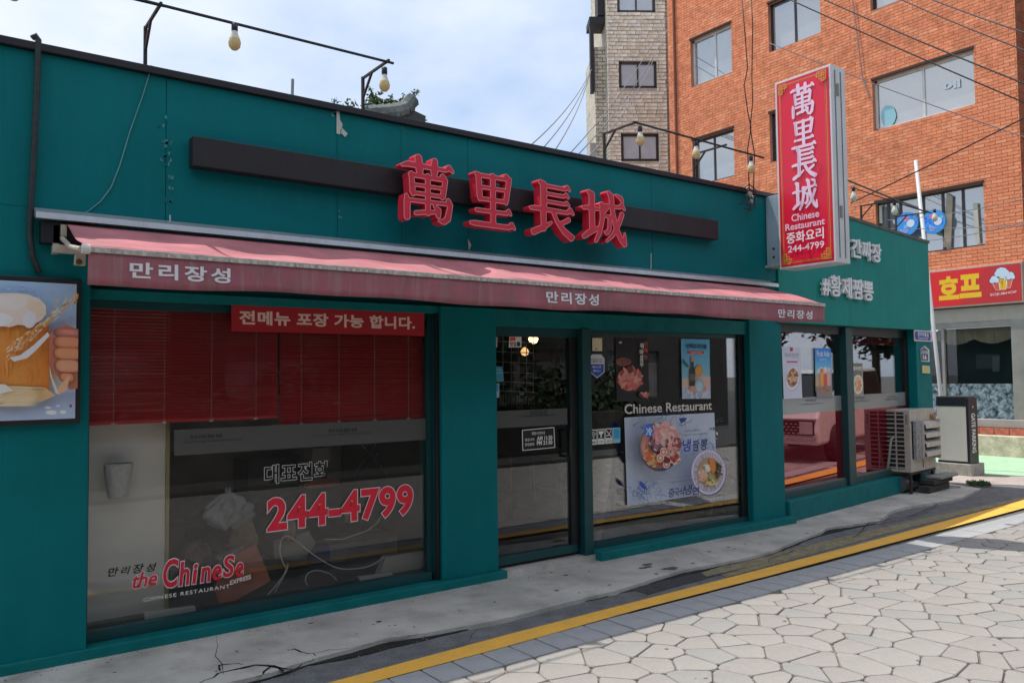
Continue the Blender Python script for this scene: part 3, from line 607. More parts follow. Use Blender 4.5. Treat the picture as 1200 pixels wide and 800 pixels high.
t = plate('notice_plate', 'tiny pale yellow notice plate below the house number', 'sign', [(1080, 428), (1088.5, 428.5), (1089, 437.5), (1080.3, 437)], 0, mat=M('pale_yellow', (.62, .62, .28), .5))
pr = Pr(WI(.0125)); pr.line([(1081.5, 431), (1087.5, 431.3)], .7, (120, 140, 90)); pr.line([(1081.5, 434), (1087.5, 434.3)], .7, (190, 120, 90)); pr.build('print', PRINT, t)

# ------------------------------------------------------------------ awning
aw = thing('awning', 'faded red retractable awning with white Korean lettering on its stained valance', 'awning', (3.9, -.3, 2.2))
X0A, X1A = .645, 7.06
hd = G(); hd.prism(Fr((.49, 0, 0), (0, 1, 0)), [(-.005, 2.60), (-.13, 2.555), (-.135, 2.52), (-.10, 2.518), (-.005, 2.56)], 0, 6.79).build('hood', ALU, aw)
G().box(.52, 7.24, -.09, -.005, 2.39, 2.51).build('roller_box', BLACKM, aw)
nx, ny = 220, 10; vs = []
def awn(x, t):
    y = -.10-.675*t; z = 2.502-.222*t-.010*math.sin(math.pi*t)
    z += .012*math.sin(x*1.9+1)*math.sin(math.pi*t)+.008*math.sin(x*5.3+3*t)*t*(1-t)*4+.006*math.sin(x*13+6*t)*t*(1-t)*4*(.5+.5*math.sin(x*.9))-.010*abs(math.sin(x*1.37+1.1*t))**12*math.sin(math.pi*t)
    d = x-2.92; z += .050*math.exp(-(d/.10)**2)*max(0, t-.25)*(1-t)*3-.045*math.exp(-((x-3.17)/.12)**2)*math.sin(math.pi*t)
    z += .016*math.exp(-((x-3.30-.1*t)/.05)**2)*math.sin(math.pi*t)
    return (x, y, z)
for i in range(nx+1):
    for j in range(ny+1): vs.append(awn(X0A+(X1A-X0A)*i/nx, j/ny))
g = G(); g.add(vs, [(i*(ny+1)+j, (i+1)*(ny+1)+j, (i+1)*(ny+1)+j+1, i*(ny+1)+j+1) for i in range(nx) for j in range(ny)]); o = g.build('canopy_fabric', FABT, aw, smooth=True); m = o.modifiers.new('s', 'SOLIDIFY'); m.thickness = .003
vs = []; ny = 4
def val(x, t): return (x, -.797+.008*math.sin(x*3.1)*t+.004*math.sin(x*11)*t, 2.258-.165*t-.009*math.sin(x*2.3)*t-.004*math.sin(x*7.1)*t)
for i in range(nx+1):
    for j in range(ny+1): vs.append(val(X0A+.01+(X1A-X0A-.01)*i/nx, j/ny))
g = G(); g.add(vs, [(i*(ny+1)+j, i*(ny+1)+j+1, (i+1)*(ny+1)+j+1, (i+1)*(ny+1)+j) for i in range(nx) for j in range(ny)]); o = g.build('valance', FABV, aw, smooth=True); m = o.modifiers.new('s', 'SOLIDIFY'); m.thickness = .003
BARM = M('front_bar', (.45, .42, .38), .55, var=.3, vs=14, dirt=.7, dirt_col=(.16, .13, .11), ds=22)
G().box(X0A-.01, X1A+.01, -.805, -.775, 2.250, 2.280).build('front_bar', BARM, aw, bevel=.004)
g = G(); x = X0A
while x < X1A-.03: g.box(x, x+.026, -.8075, -.8052, 2.252, 2.270); x += .036+random.uniform(0, .012)
o = g.build('fabric_clips', M('clip_pale', (.50, .47, .42), .6, var=.4, vs=30), aw); o['kind'] = 'stuff'
FVl = FY(-.80)
for a, b, z0, z1 in ((152, 270, 2.133, 2.217), (640, 702, 2.13, 2.215), (912, 952, 2.12, 2.20)):
    A0 = FVl.ab(a, 320 if a < 300 else 357)[0]; A1 = FVl.ab(b, 330 if a < 300 else 360)[0]
    v, f_ = tmesh('만리장성', .028, 0, 0, 1.25); lo, hi = v.min(0), v.max(0); g = G()
    g.add([(A0+(q[0]-lo[0])*(A1-A0)/(hi[0]-lo[0]), -.7235+.012*math.sin((A0)*3.1)*.5-.003-.003, z0+(q[1]-lo[1])*(z1-z0)/(hi[1]-lo[1])) for q in v], f_); 
    k = len(g.v); g.v = [(x, val(x, (2.258-z)/.165)[1]-.004, z) for x, y, z in g.v]; g.build('valance_lettering', WHITEP, aw)
for xe in (X0A-.02, X1A+.0): G().tube([(xe, -.10, 2.42), (xe, -.40, 2.33), (xe, -.78, 2.265)], .014, 8).build('side_arm', CREAM, aw)
for k in range(3):
    xx = 1.4+2.3*k; G().box(xx, xx+.04, -.14, 0.0, 2.30, 2.40).tube([(xx, -.10, 2.34), (xx+.5, -.38, 2.30), (xx+.02, -.76, 2.25)], .016, 6).build('folding_arm', CREAM, aw)
FA = FY(-.16)
def ppx(g, F, px, c0, c1): return g.prism(F, [F.ab(*p) for p in px], c0, c1)
ppx(G(), FY(-.06), [(62, 264), (69, 264), (69, 297), (61, 297)], -.05, .03).build('wall_bracket', CREAM, aw, bevel=.004)
ppx(G(), FY(-.06), [(70, 264), (77, 265), (77, 279), (70, 278)], -.05, .05).build('end_cap', CREAM, aw, bevel=.004)
ppx(G(), FY(-.10), [(61, 287), (100, 291), (99, 299), (61, 297)], 0, .05).build('bracket_arm', CREAM, aw, bevel=.004)
ppx(G(), FY(-.3), [(87, 299), (99, 299), (99, 312), (86, 311)], 0, .05).build('gear_box', CREAM, aw, bevel=.004)
c = fac(92.5, 307, -.36); G().tube([c, c+np.array([0, -.012, 0])], .016, 12).build('winding_eye', M('brass', (.25, .15, .05), .4, .8), aw)
G().tube([(X0A-.02, -.79, 2.266), (X0A+.02, -.79, 2.266)], .026, 12).build('bar_end_cap', M('cap_white', (.6, .58, .55), .4), aw, bevel=.004)

# ------------------------------------------------------------------ projecting sign
XS = 7.2; FS = Fr((XS, 0, 0), (0, -1, 0)); ya, yb, za, zb_ = .205, .852, 2.69, 4.667
ps = thing('projecting_sign', 'tall red lightbox sign 萬里長城 with gold corner ornaments projecting from the end of the facade', 'sign', (XS+.1, -.5, za))
G().box(XS, XS+.25, -yb, -ya, za, zb_).build('housing', WHITEM, ps, bevel=.006)
for z0, z1, xx in ((za+.05, zb_-.05, XS+.06), (za+.05, zb_-.05, XS+.16)): G().box(xx, xx+.012, -yb-.004, -yb+.001, z0, z1).build('seam', M('seam_grey', (.12, .13, .15), .5), ps)
for zz in (za+.45, zb_-.30): G().box(XS+.09, XS+.125, -yb-.012, -yb-.001, zz, zz+.12).build('latch', M('latch_grey', (.28, .28, .27), .5, .5), ps, bevel=.003)
pr = Pr(FS, .0012, .0002, 1.); RD = (226, 26, 62); GO = (214, 152, 70)
e = .022; pr.rab(ya+e, za+e, yb-e, zb_-e, RD)
def frame_(i, w, col):
    a0, a1, b0, b1 = ya+i, yb-i, za+i, zb_-i
    pr.rab(a0, b0, a1, b0+w, col); pr.rab(a0, b1-w, a1, b1, col); pr.rab(a0, b0, a0+w, b1, col); pr.rab(a1-w, b0, a1, b1, col)
frame_(.052, .006, GO); frame_(.066, .005, (200, 120, 60)); frame_(.030, .003, (190, 60, 60))
for sa in (0, 1):
    for sb in (0, 1):
        def T_(a, b): return (ya+a if sa == 0 else yb-a, za+b if sb == 0 else zb_-b)
        pr.poly([T_(.072, .072), T_(.15, .072), T_(.10, .10), T_(.072, .15)], RD, False)
        for (p0, p1, q0, q1) in ((.042, .042, .125, .125), (.062, .062, .155, .10), (.062, .062, .10, .155), (.045, .075, .095, .145), (.075, .045, .145, .095)):
            A_, B_ = T_(p0, p1), T_(q0, q1); w = .007; x0_, x1_ = sorted((A_[0], B_[0])); y0_, y1_ = sorted((A_[1], B_[1]))
            pr.rab(x0_, y0_, x1_, y0_+w, GO); pr.rab(x0_, y1_-w, x1_, y1_, GO); pr.rab(x0_, y0_, x0_+w, y1_, GO); pr.rab(x1_-w, y0_, x1_, y1_, GO)
pr.build('face', PRINTG, ps)
pr = Pr(FS, .0105, .0002, 1.); pk = (231, 205, 224)
for nm, z0, z1 in (('man', 4.225, 4.56), ('ri', 3.895, 4.20), ('jang', 3.585, 3.90), ('seong', 3.268, 3.57)):
    g = Pr(FS, .011); g._c(putglyph(g, FS, nm, ya+.185, z0-.0, ya+.470, z1+.0, .006, .0105), (236, 205, 226)); g.build('character', PRINT, ps)
f2 = FS
pr.text('Chinese', (ya+.165, 3.165), (yb-.165, 3.24), pk, .018, px=False, rise=.0); pr.text('Restaurant', (ya+.09, 3.080), (yb-.105, 3.150), pk, .018, px=False)
pr.text('중화요리', (ya+.10, 2.942), (yb-.12, 3.058), (240, 235, 240), .020, px=False); pr.text('244-4799', (ya+.115, 2.850), (yb-.12, 2.920), (235, 225, 235), .012, px=False)
pr.build('lettering', PRINT, ps)
GB = M('bracket_panel', (.26, .36, .42), .45, var=.15, streak=.4, streak_col=(.5, .55, .6))
G().box(XS+.06, XS+.19, -.204, -.01, 2.76, 3.50).build('mounting_box', GB, ps, bevel=.004)
G().box(XS+.03, XS+.22, -.205, .0, 2.735, 2.76).build('mounting_plate', M('bracket_grey', (.32, .34, .33), .6, var=.3, vs=30, dirt=.5), ps, bevel=.003)
for z_ in (2.84, 2.93): G().tube([(XS+.058, -.1, z_), (XS+.045, -.1, z_)], .012, 8).build('bolt', IRON, ps)

# ------------------------------------------------------------------ beer lightbox on the left
FBx = FY(-.05); A0, A1 = -.45, FBx.ab(89, 400)[0]; B1 = FBx.ab(89, 333)[1]; B0 = FBx.ab(87, 490)[1]
lb_t = thing('lightbox_poster', 'square lightbox poster of a foaming beer mug held in a hand on the teal wall', 'poster', (.2, -.02, B0))
G().box(A0-.03, A1+.028, -.048, .058, B0-.03, B1+.03).build('case', M('case_dark', (.015, .02, .022), .4), lb_t, bevel=.004)
def z4(*p): return [(x/4., 310+y/4.) for x, y in p]
def grad(pr, cols, n=26, jit=0):
    for k in range(n):
        t = k/(n-1); i = min(int(t*(len(cols)-1)), len(cols)-2); q = t*(len(cols)-1)-i; c = tuple(cols[i][j]*(1-q)+cols[i+1][j]*q for j in range(3))
        pr.rab(pr_a0, pr_b1-(pr_b1-pr_b0)*(k+1)/n-.0, pr_a1, pr_b1-(pr_b1-pr_b0)*k/n, c)
pr = Pr(FBx, .0); pr_a0, pr_a1, pr_b0, pr_b1 = A0, A1, B0, B1
grad(pr, [(150, 176, 205), (165, 190, 218), (190, 205, 225), (200, 190, 170), (190, 180, 160), (150, 165, 195), (165, 180, 205)])
pr.z += .0003
for _ in range(170): 
    a, b = random.uniform(A0, A1-.015), random.uniform(B1-.34, B1-.01); pr.ell(a, b, random.uniform(.003, .014), random.uniform(.002, .007), random.choice([(190, 208, 232), (140, 165, 200), (210, 222, 240)]), 7, 0, .5, px=False)
# mug of beer, foam, glass base
pr.poly(z4((-170, 280), (225, 285), (228, 480), (215, 560), (200, 640), (-170, 660)), (216, 138, 62))
for k in range(64):
    x = -170+k*6.2; q = math.sin((x+170)/395*math.pi)**.6; j = random.uniform(-7, 7); pr.poly(z4((x, 288), (x+6.4, 288), (x+6.2, 588), (x, 588)), (int(176+52*q+j), int(98+54*q+j), int(40+34*q+j)))
for _ in range(46):
    x, y, w_ = random.uniform(-160, 205), random.uniform(310, 560), random.uniform(8, 40); pr.ell(x/4, 310+y/4, w_/18, w_/4, random.choice([(232, 160, 84), (222, 146, 72), (240, 178, 104), (206, 128, 60)]), 12, .0, .2)
for _ in range(60): x, y = random.uniform(-150, 200), random.uniform(330, 560); pr.ell(x/4, 310+y/4, .6, .5, random.choice([(250, 205, 140), (240, 180, 110)]), 6)
pr.poly(z4((-170, 560), (205, 575), (255, 612), (190, 640), (-170, 668)), (196, 160, 110))
for k in range(26): y = 572+k*3.5; x1_ = 232-abs(k-12)*5; pr.poly(z4((-170, y), (x1_*.5, y-3), (x1_, y+2), (x1_*.5, y+3), (-170, y+4)), random.choice([(206, 184, 146), (182, 156, 116), (196, 170, 130), (216, 200, 168), (172, 146, 108), (190, 166, 120)]))
for _ in range(16): pr.ell(random.uniform(-30, 50), 310+random.uniform(575, 650)/4, random.uniform(2, 8), random.uniform(.3, .8), random.choice([(236, 226, 206), (150, 122, 88)]), 10)
pr.poly(z4((-170, 560), (20, 560), (60, 590), (0, 605), (-170, 600)), (226, 222, 214))
foam = [(-170, 135), (0, 140), (70, 138), (130, 145), (180, 165), (208, 195), (210, 235), (190, 262), (160, 280), (120, 290), (80, 285), (40, 296), (0, 290), (-60, 300), (-170, 300)]
pr.poly(z4(*foam), (204, 190, 178))
pr.poly(z4((-170, 145), (0, 152), (80, 150), (120, 165), (130, 190), (60, 215), (0, 210), (-170, 200)), (214, 205, 200))
pr.poly(z4((-170, 215), (20, 232), (60, 255), (40, 285), (-170, 285)), (226, 224, 224)); pr.poly(z4((-170, 250), (10, 250), (40, 268), (20, 292), (-170, 292)), (238, 238, 240))
pr.poly(z4((120, 170), (180, 180), (203, 210), (195, 245), (150, 250), (130, 215)), (188, 170, 150))
pr.ell(134/4, 310+260/4, 8, 10, (222, 220, 226), 16, 0, .15); pr.ell(130/4, 310+250/4, 5, 6, (240, 240, 246), 14, 0, .15)
# splash of beer rising to the right, drops
for _ in range(120):
    t = random.random(); x = 30+t*320+random.uniform(-12, 12); y = 420-t*265+random.uniform(-30, 32)*(1-.55*t)
    pr.ell(x/4, 310+y/4, random.uniform(1, 4.6), random.uniform(.4, 1.2), random.choice([(226, 196, 150), (150, 112, 64), (244, 238, 226), (206, 160, 96), (180, 140, 90), (240, 226, 200)]), 7, -.72+random.uniform(-.3, .3), .4)
pr.poly(z4((40, 438), (90, 425), (150, 380), (215, 320), (225, 335), (160, 405), (120, 440), (60, 455)), (246, 246, 248))
for x, y, r_ in ((262, 175, 2), (250, 200, 1.4), (300, 160, 1.4), (330, 110, 1), (120, 325, 2), (60, 365, 1.6), (345, 148, 2.4)): pr.ell(x/4, 310+y/4, r_, r_, (176, 140, 90), 8, 0, .3)
# hand on the handle: four bent fingers and the back of the hand
pr.poly(z4((222, 330), (260, 300), (300, 285), (335, 300), (355, 325), (355, 580), (318, 585), (285, 540), (240, 510), (222, 470)), (150, 92, 74))
for (x0, y0, x1, y1, w, c1, c2) in ((238, 318, 345, 330, 36, (168, 104, 90), (120, 78, 70)), (236, 365, 345, 372, 46, (198, 130, 96), (150, 84, 62)), (236, 415, 345, 425, 46, (212, 146, 104), (160, 92, 62)), (240, 475, 335, 480, 50, (220, 160, 124), (150, 88, 66)), (255, 515, 310, 545, 34, (196, 126, 92), (150, 88, 66))):
    for qi in range(12):
        q = 1.14-.07*qi; t_ = (qi/11)**.55; c_ = tuple(int(c2[i]*(1-t_)*.8+c1[i]*t_+10*t_) for i in range(3)); hw = abs(x1-x0)/8*q; hh = w/8*q; cx_, cy_ = (x0+x1)/8+5+.5*t_, 310+(y0+y1)/8-1.2*t_; hw *= 1.15; hh *= 1.12
        pr.poly([(cx_+hw*(abs(math.cos(a))**.55)*(1 if math.cos(a) > 0 else -1), cy_+hh*(abs(math.sin(a))**.8)*(1 if math.sin(a) > 0 else -1)+.9*math.cos(a)) for a in np.linspace(0, 6.28, 23)[:-1]], c_)
pr.poly(z4((222, 470), (235, 530), (262, 590), (270, 610), (250, 600), (225, 520)), (232, 214, 190)); pr.poly(z4((262, 575), (310, 520), (318, 526), (300, 590), (268, 606)), (214, 170, 130))
for x, y, a, b in ((230, 690, 26, 10), (285, 688, 15, 8), (215, 668, 16, 4), (262, 660, 10, 4)): pr.ell(x/4, 310+y/4, a/4, b/4, (238, 236, 228), 12)
pr.ell(320/4, 310+660/4, 1.8, 1.8, (120, 60, 66), 10)
# keep the print inside the case
pr.v = [(min(max(x, A0), A1), y, min(max(z, B0), B1)) for x, y, z in pr.v]
pr.build('picture', PRINTG, lb_t)

# ------------------------------------------------------------------ what is stuck on or stands behind the left window
FW = FY(YG-.006)
bn = thing('window_banner', 'red banner with cream lettering 전메뉴 포장 가능 합니다. across the top of the window', 'banner', (2.3, YG, 1.94))
def pbox(F, px): return [F.ab(*p) for p in px]
fbn = FY(.10); q = pbox(fbn, [(271, 386.5), (497, 391)]); zb1 = fbn.ab(271, 352)[1]; G().prism(fbn, [(q[0][0], 1.925), (q[1][0], 1.925), (q[1][0], 2.112), (q[0][0], 2.112)], 0, .003).build('sheet', M('banner_red', (.42, .012, .02), .6, var=.05), bn)
pr = Pr(fbn, .0034); aL, aR = fbn.ab(280, 370)[0], fbn.ab(486, 380)[0]; pr.text('전메뉴 포장 가능 합니다.', (aL, 1.972), (aR, 2.068), (226, 196, 184), .035, px=False, sp=1.06); pr.build('lettering', PRINT, bn)
ph = thing('phone_number_lettering', 'large red digits 244-4799 outlined in white with 대표전화 above, stuck on the window', 'lettering', (2.4, YG, .56))
pr = Pr(FW, .0, .0004); aL, aR = FW.ab(313, 600)[0], FW.ab(484, 590)[0]
pr.text('244-4799', (aL, .565), (aR, .795), (232, 200, 205), .060, ref=.036, px=False, sp=1.07); pr.text('244-4799', (aL, .565), (aR, .795), (190, 26, 46), .036, ref=.036, px=False, sp=1.07); pr.build('digits', PRINT, ph)
pr = Pr(FW, .0, .0004); aL2, aR2 = FW.ab(310, 555)[0], FW.ab(386, 548)[0]; zc0, zc1 = FW.ab(346, 564)[1], FW.ab(346, 542.5)[1]
pr.text('대표전화', (aL2, zc0), (aR2, zc1), (200, 200, 198), .042, ref=.02, px=False, sp=1.06); pr.text('대표전화', (aL2, zc0), (aR2, zc1), (8, 8, 10), .020, ref=.02, px=False, sp=1.06); pr.build('caption', PRINT, ph)
lg = thing('window_logo', 'red and white logo lettering the Chinese with small black 만리장성, low on the window', 'lettering', (1.3, YG, .3))
def ztx(x, y): return (100+x/5.217, 610+y/5.217)
pr = Pr(FW, .0, .0004)
for k, (ch, x, y, w, h) in enumerate((('만', 138, 342, 66, 62), ('리', 216, 330, 62, 56), ('장', 290, 324, 70, 66), ('성', 372, 314, 64, 60))):
    pr.text(ch, ztx(x, y), ztx(x+w, y-h), (14, 12, 12), .018, shear=.25)
A_ = [FW.ab(*ztx(285, 425)), FW.ab(*ztx(440, 352))]
for off, col in ((.052, (236, 216, 216)), (.018, (168, 22, 40))): pr.text('the', (A_[0][0], A_[0][1]+.01), (A_[1][0], A_[0][1]+.105), col, off, .25, px=False, ref=.018)
c0_ = FW.ab(*ztx(470, 405)); c1_ = FW.ab(*ztx(575, 245)); bs = FW.ab(*ztx(470, 395))[1]
word = [('C', 470, 572, .0, .175, 0), ('h', 568, 640, .0, .150, 0), ('i', 648, 690, .0, .125, 0), ('n', 700, 768, .0, .095, 0), ('e', 770, 835, .0, .095, 0), ('S', 835, 912, .0, .140, .01), ('e', 912, 968, .0, .092, .0)]
zb0 = .300
for off, col in ((.055, (236, 216, 216)), (.020, (168, 22, 40))):
    for ch, x0_, x1_, _d, h, dz_ in word:
        a_ = FW.ab(*ztx(x0_, 370))[0]; b_ = FW.ab(*ztx(x1_, 350))[0]; pr.text(ch, (a_+.004, zb0+dz_), (b_-.004, zb0+dz_+h), col, off, .12, px=False, ref=.020)
a_ = FW.ab(*ztx(352, 460))[0]; b_ = FW.ab(*ztx(880, 372))[0]; pr.text('CHINESE RESTAURANT', (a_, .238), (b_, .262), (222, 222, 216), .006, px=False, sp=1.2)
a_ = FW.ab(*ztx(882, 385))[0]; b_ = FW.ab(*ztx(1010, 325))[0]; pr.text('EXPRESS', (a_, .255), (b_, .285), (206, 196, 190), .02, px=False, rise=.02)
pr.build('lettering', PRINT, lg)
# venetian blinds
def blind(x0, x1, z0, z1, F, c, label, grp, pitch=.0212, cords=3, mat=BLIND):
    t = thing('venetian_blind', label, 'blind', F((x0+x1)/2, z0, c), grp); n = int((z1-z0)/pitch)
    prof = [(-.0092, -.0074), (-.003, -.0040), (.003, .0016), (.0080, .0060)]
    g = G(); w = (x1-x0)/2
    for (u0, v0), (u1, v1) in zip(prof, prof[1:]):
        g.add([F.u*a+F.n*u+F.w*v+F.n*0 for a, u, v in ((-w, -u0, v0*1.5), (w, -u0, v0*1.5), (w, -u1, v1*1.5), (-w, -u1, v1*1.5))], [(0, 1, 2, 3)])
    me = g.mesh('slat', mat)
    for k in range(n): link('slat', me, t, pos=F((x0+x1)/2, z0+.03+k*pitch+random.uniform(-.001, .001), c))
    G().ob(F, x0, x1, z0, z0+.018, c-.01, c+.01).build('bottom_rail', mat, t); G().ob(F, x0, x1, z1-.005, z1+.03, c-.02, c+.02).build('head_rail', mat, t)
    for k in range(cords):
        a = x0+(x1-x0)*(.13+.74*k/(cords-1)); G().tube([F(a, z0, c+.013), F(a, z1, c+.013)], .0016, 4).build('cord', M('cord_pale', (.5, .38, .32), .8), t)
        G().ob(F, a-.012, a+.012, z0-.006, z0+.008, c-.005, c+.016).build('clip', M('clip_white', (.6, .58, .55), .5), t)
    return t
FBL = FY(.25)
blind(.80, 2.005, 1.335, 2.07, FBL, 0, 'red venetian blind covering the left half of the big window', 'red venetian blinds', cords=4)
blind(2.02, 3.19, 1.29, 2.07, FBL, 0, 'brighter red venetian blind covering the right half of the big window', 'red venetian blinds', cords=4)
WB0 = WI(-.24)
blind(.05, pA+.05, 2.00, 2.11, WB0, 0, 'short raised red blind at the top of the first wing window', 'red venetian blinds', cords=3)
blind(pA1+.1, sC+.0, 1.985, 2.13, WB0, 0, 'short raised red blind at the top of the wing window nearest the air conditioner', 'red venetian blinds', cords=4)
# rooms behind the glass
INW = M('inner_wall_grey', (.10, .095, .085), .8, var=.2); FLR = M('inner_floor', (.10, .085, .07), .5, var=.2)
part(G().box(-2.9, 7.4, .4, DEPTH, -.02, .05), 'floor', FLR)
part(G().box(-2.9, 7.4, 3.6, 3.7, .05, 2.6), 'inner_wall', DARKIN); part(G().box(.7, 3.40, 2.3, 2.35, .05, 1.45), 'inner_wall', M('added_wall_pale', (.34, .32, .29), .8, var=.35, vs=2)); part(G().box(3.42, 3.50, .38, 3.6, .05, 2.6), 'partition', DARKIN); part(G().box(7.42, 7.5, .38, 3.6, .0, 2.6), 'partition', DARKIN)  # the low pale wall is added to brighten the view through the left window
PALE = M('pale_partition', (.88, .86, .78), .7, var=.08, vs=2)
xc = float(fac(194, 560, .42)[0]); part(G().box(.70, xc, .42, .9, .06, 2.1), 'column', PALE, bevel=.003); part(G().box(xc-.002, xc+.022, .405, .92, .06, 2.1), 'edge_strip', M('edge_yellow', (.42, .36, .16), .6), bevel=.002)
part(G().box(.7, 3.3, .22, .40, .0, .105), 'window_shelf', M('shelf_grey', (.12, .12, .11), .6, var=.2, vs=5))
def tw(px, y, r, name, label, mat, seg=6):
    P_ = [fac(u, v, y) for u, v in px]; Q = []
    for i in range(len(P_)-1):                       # smooth the run
        p0, p1, p2, p3 = P_[max(i-1, 0)], P_[i], P_[i+1], P_[min(i+2, len(P_)-1)]
        for k in range(6):
            t = k/6; Q.append(.5*((2*p1)+(p2-p0)*t+(2*p0-5*p1+4*p2-p3)*t*t+(3*p1-p0-3*p2+p3)*t**3))
    Q.append(P_[-1]); g = G().tube(Q, r, seg); return tag(g.build(name, mat, smooth=True), label, 'cable', 'white cables behind the window')
WCAB = M('cable_white', (.62, .62, .58), .5)
z6 = lambda *p: [(300+x/4, 600+y/4) for x, y in p]
tw(z6((0, 425), (60, 380), (110, 320), (140, 270), (125, 230), (112, 180), (125, 120), (170, 120), (280, 205), (390, 262), (520, 255), (600, 210)), .33, .0045, 'power_cable', 'long white cable arching up from the terracotta card and running right behind the window', WCAB)
tw(z6((0, 420), (70, 400), (100, 350), (140, 280), (150, 240)), .36, .0045, 'power_cable', 'short white cable beside the terracotta card, behind the window', WCAB)
tw(z6((320, 125), (400, 125), (450, 110), (520, 85), (570, 45), (585, 15)), .40, .0045, 'power_cable', 'white cable curving up under the last digits on the window', WCAB)
tw(z6((250, 355), (232, 320), (245, 285), (290, 272), (350, 290), (385, 325)), .40, .005, 'power_cable', 'looped white cable ending in a plug at the foot of the window', WCAB)
def item(name, label, cat, px, y, th, mat, group=None, bev=.003):
    F = FY(y); P_ = [F.ab(*p) for p in px]; c = F(np.mean([p[0] for p in P_]), min(p[1] for p in P_)); g = G().prism(Fr(F.o, F.u), P_, -th, 0); o = g.build(name, mat, bevel=bev, pos=None); tag(o, label, cat, group); return o
item('cardboard_panel', 'terracotta coloured card leaning behind the window logo', 'card', [(251, 687), (258, 714), (317.5, 680), (300, 636), (271, 651)], .31, .015, M('terracotta', (.40, .13, .07), .7, var=.15, vs=8, dirt=.3, dirt_col=(.2, .07, .05)))
item('cable_cover', 'flat white plastic strip lying behind the window logo', 'strip', [(169, 718), (229, 710), (229.5, 718), (170, 727)], .24, .04, M('strip_white', (.62, .63, .58), .5))
item('storage_box', 'cream plastic box in the lower right corner of the window', 'box', [(444, 676), (452, 652), (498, 644), (498, 668)], .32, .08, M('box_cream', (.42, .40, .33), .6, var=.1))
item('light_tube', 'white tube lying at the foot of the window beside the cream box', 'tube', [(421, 676), (460, 671), (462, 677), (423, 683)], .27, .04, M('strip_white'))
item('plug', 'white plug at the end of the looped cable', 'plug', [(391, 681), (398, 680), (400, 686), (396, 690), (392, 686)], .39, .02, M('strip_white'))
item('storage_box', 'pale box behind the digits with the white cable over it', 'box', [(320, 633), (362, 622), (372, 640), (352, 655), (322, 655)], .9, .3, M('box_cream'))
item('tool_case', 'small blue case on the floor behind the window cables', 'case', [(366, 655), (375, 640), (387, 638), (387, 660), (366, 663)], .8, .12, M('case_blue', (.03, .07, .26), .5))
item('paper_sheet', 'blurred white paper sheet hanging inside just under the blind, left of two', 'paper', [(317, 497), (349, 495), (348, 517), (318, 518)], 1.2, .01, M('paper_white', (.36, .36, .36), .8))
item('paper_sheet', 'white and blue paper hanging inside just under the blind, right of two', 'paper', [(362, 495), (390, 494), (390, 505), (363, 508)], 1.1, .01, M('paper_white'))
item('stool', 'pale bucket shaped stool standing inside above the caption 대표전화', 'stool', [(367, 525), (387, 524), (388, 540), (365, 541)], 1.4, .2, M('box_cream'))
item('cushion', 'orange cushion lying inside under the caption 대표전화', 'cushion', [(352, 568), (368, 562), (392, 561), (400, 565), (390, 570), (365, 572)], 1.2, .2, M('cushion_orange', (.40, .11, .05), .8))
# crumpled bag
P0 = fac(268, 600, .5); g = G(); rs = np.random.RandomState(3); st = []
NB, NK = 22, 40
for i in range(NB):
    for k in range(NK):
        t = 6.283*k/NK; q_ = i/(NB-1); r_ = (.12*math.sin(math.pi*min(1, q_*1.15+.05))**.6+.02)*(1+.22*math.sin(5*t+7*q_)+.14*math.sin(11*t-13*q_)+.12*rs.rand()); st.append(P0+np.array([r_*math.cos(t), r_*math.sin(t)*.5, -.11+.27*q_+.012*math.sin(7*t)+.012*rs.rand()]))
g.add(st, [(i*NK+k, i*NK+(k+1) % NK, (i+1)*NK+(k+1) % NK, (i+1)*NK+k) for i in range(NB-1) for k in range(NK)]); tag(g.build('plastic_bag', M('bag_white', (.30, .31, .31), .35, var=.1), smooth=True), 'crumpled white plastic bag inside the window left of the digits', 'bag')
item('shelf_board', 'low grey counter running across the room behind the left window', 'counter', [(200, 668), (495, 622), (495, 660), (200, 712)], 1.15, .4, M('counter_grey', (.42, .40, .37), .6, var=.3, vs=3))
item('paper_bag', 'brown paper bag behind the terracotta card', 'bag', [(268, 640), (272, 612), (296, 606), (304, 634), (296, 650)], .75, .10, M('kraft', (.36, .26, .17), .8, var=.25, vs=14), bev=.012)
item('white_case', 'white case edge visible above the terracotta card', 'case', [(254, 655), (285, 640), (292, 645), (262, 662)], .55, .08, M('box_cream'), bev=.008)
item('pink_cloth', 'dim pinkish cloth bundle left of the logo card', 'cloth', [(215, 655), (222, 638), (243, 634), (250, 650), (235, 662)], .9, .12, M('cloth_pink', (.36, .26, .28), .9, var=.3, vs=12), bev=.02)
item('wall_cabinet', 'dark blue grey cabinet standing inside under the frosted strip', 'cabinet', [(290, 540), (352, 532), (352, 575), (290, 590)], 1.9, .4, M('cabinet_blue', (.03, .045, .055), .5))
for k_, (u_, v_) in enumerate(((336, 632), (343, 630), (408, 612))): 
    c_ = fac(u_, v_, .85); tag(G().lathe(c_, [(0, 0), (.032, 0), (.034, .10), (.014, .14), (.014, .18), (0, .18)], 12).build('bottle', M('bottle_tan', (.40, .30, .2), .3), smooth=True), ['pale bottle on the counter behind the first digit', 'pale bottle beside another behind the second digit', 'pale bottle behind the middle digits'][k_], 'bottle')
# folding stand with crossed legs
fs_ = thing('folding_stand', 'thin folding stand with crossed chrome legs inside the window', 'stand', fac(434, 560, 1.0)); CH = M('chrome', (.6, .6, .6), .25, .9)
for a, b in (((424, 520), (455, 556)), ((441, 520), (415, 556)), ((442, 532), (421, 557))): G().tube([fac(*a, 1.0), fac(*b, 1.0)], .006, 6).build('leg', CH, fs_)
G().tube([fac(420, 520, 1.0), fac(444, 519, 1.0)], .007, 6).build('rail', CH, fs_)
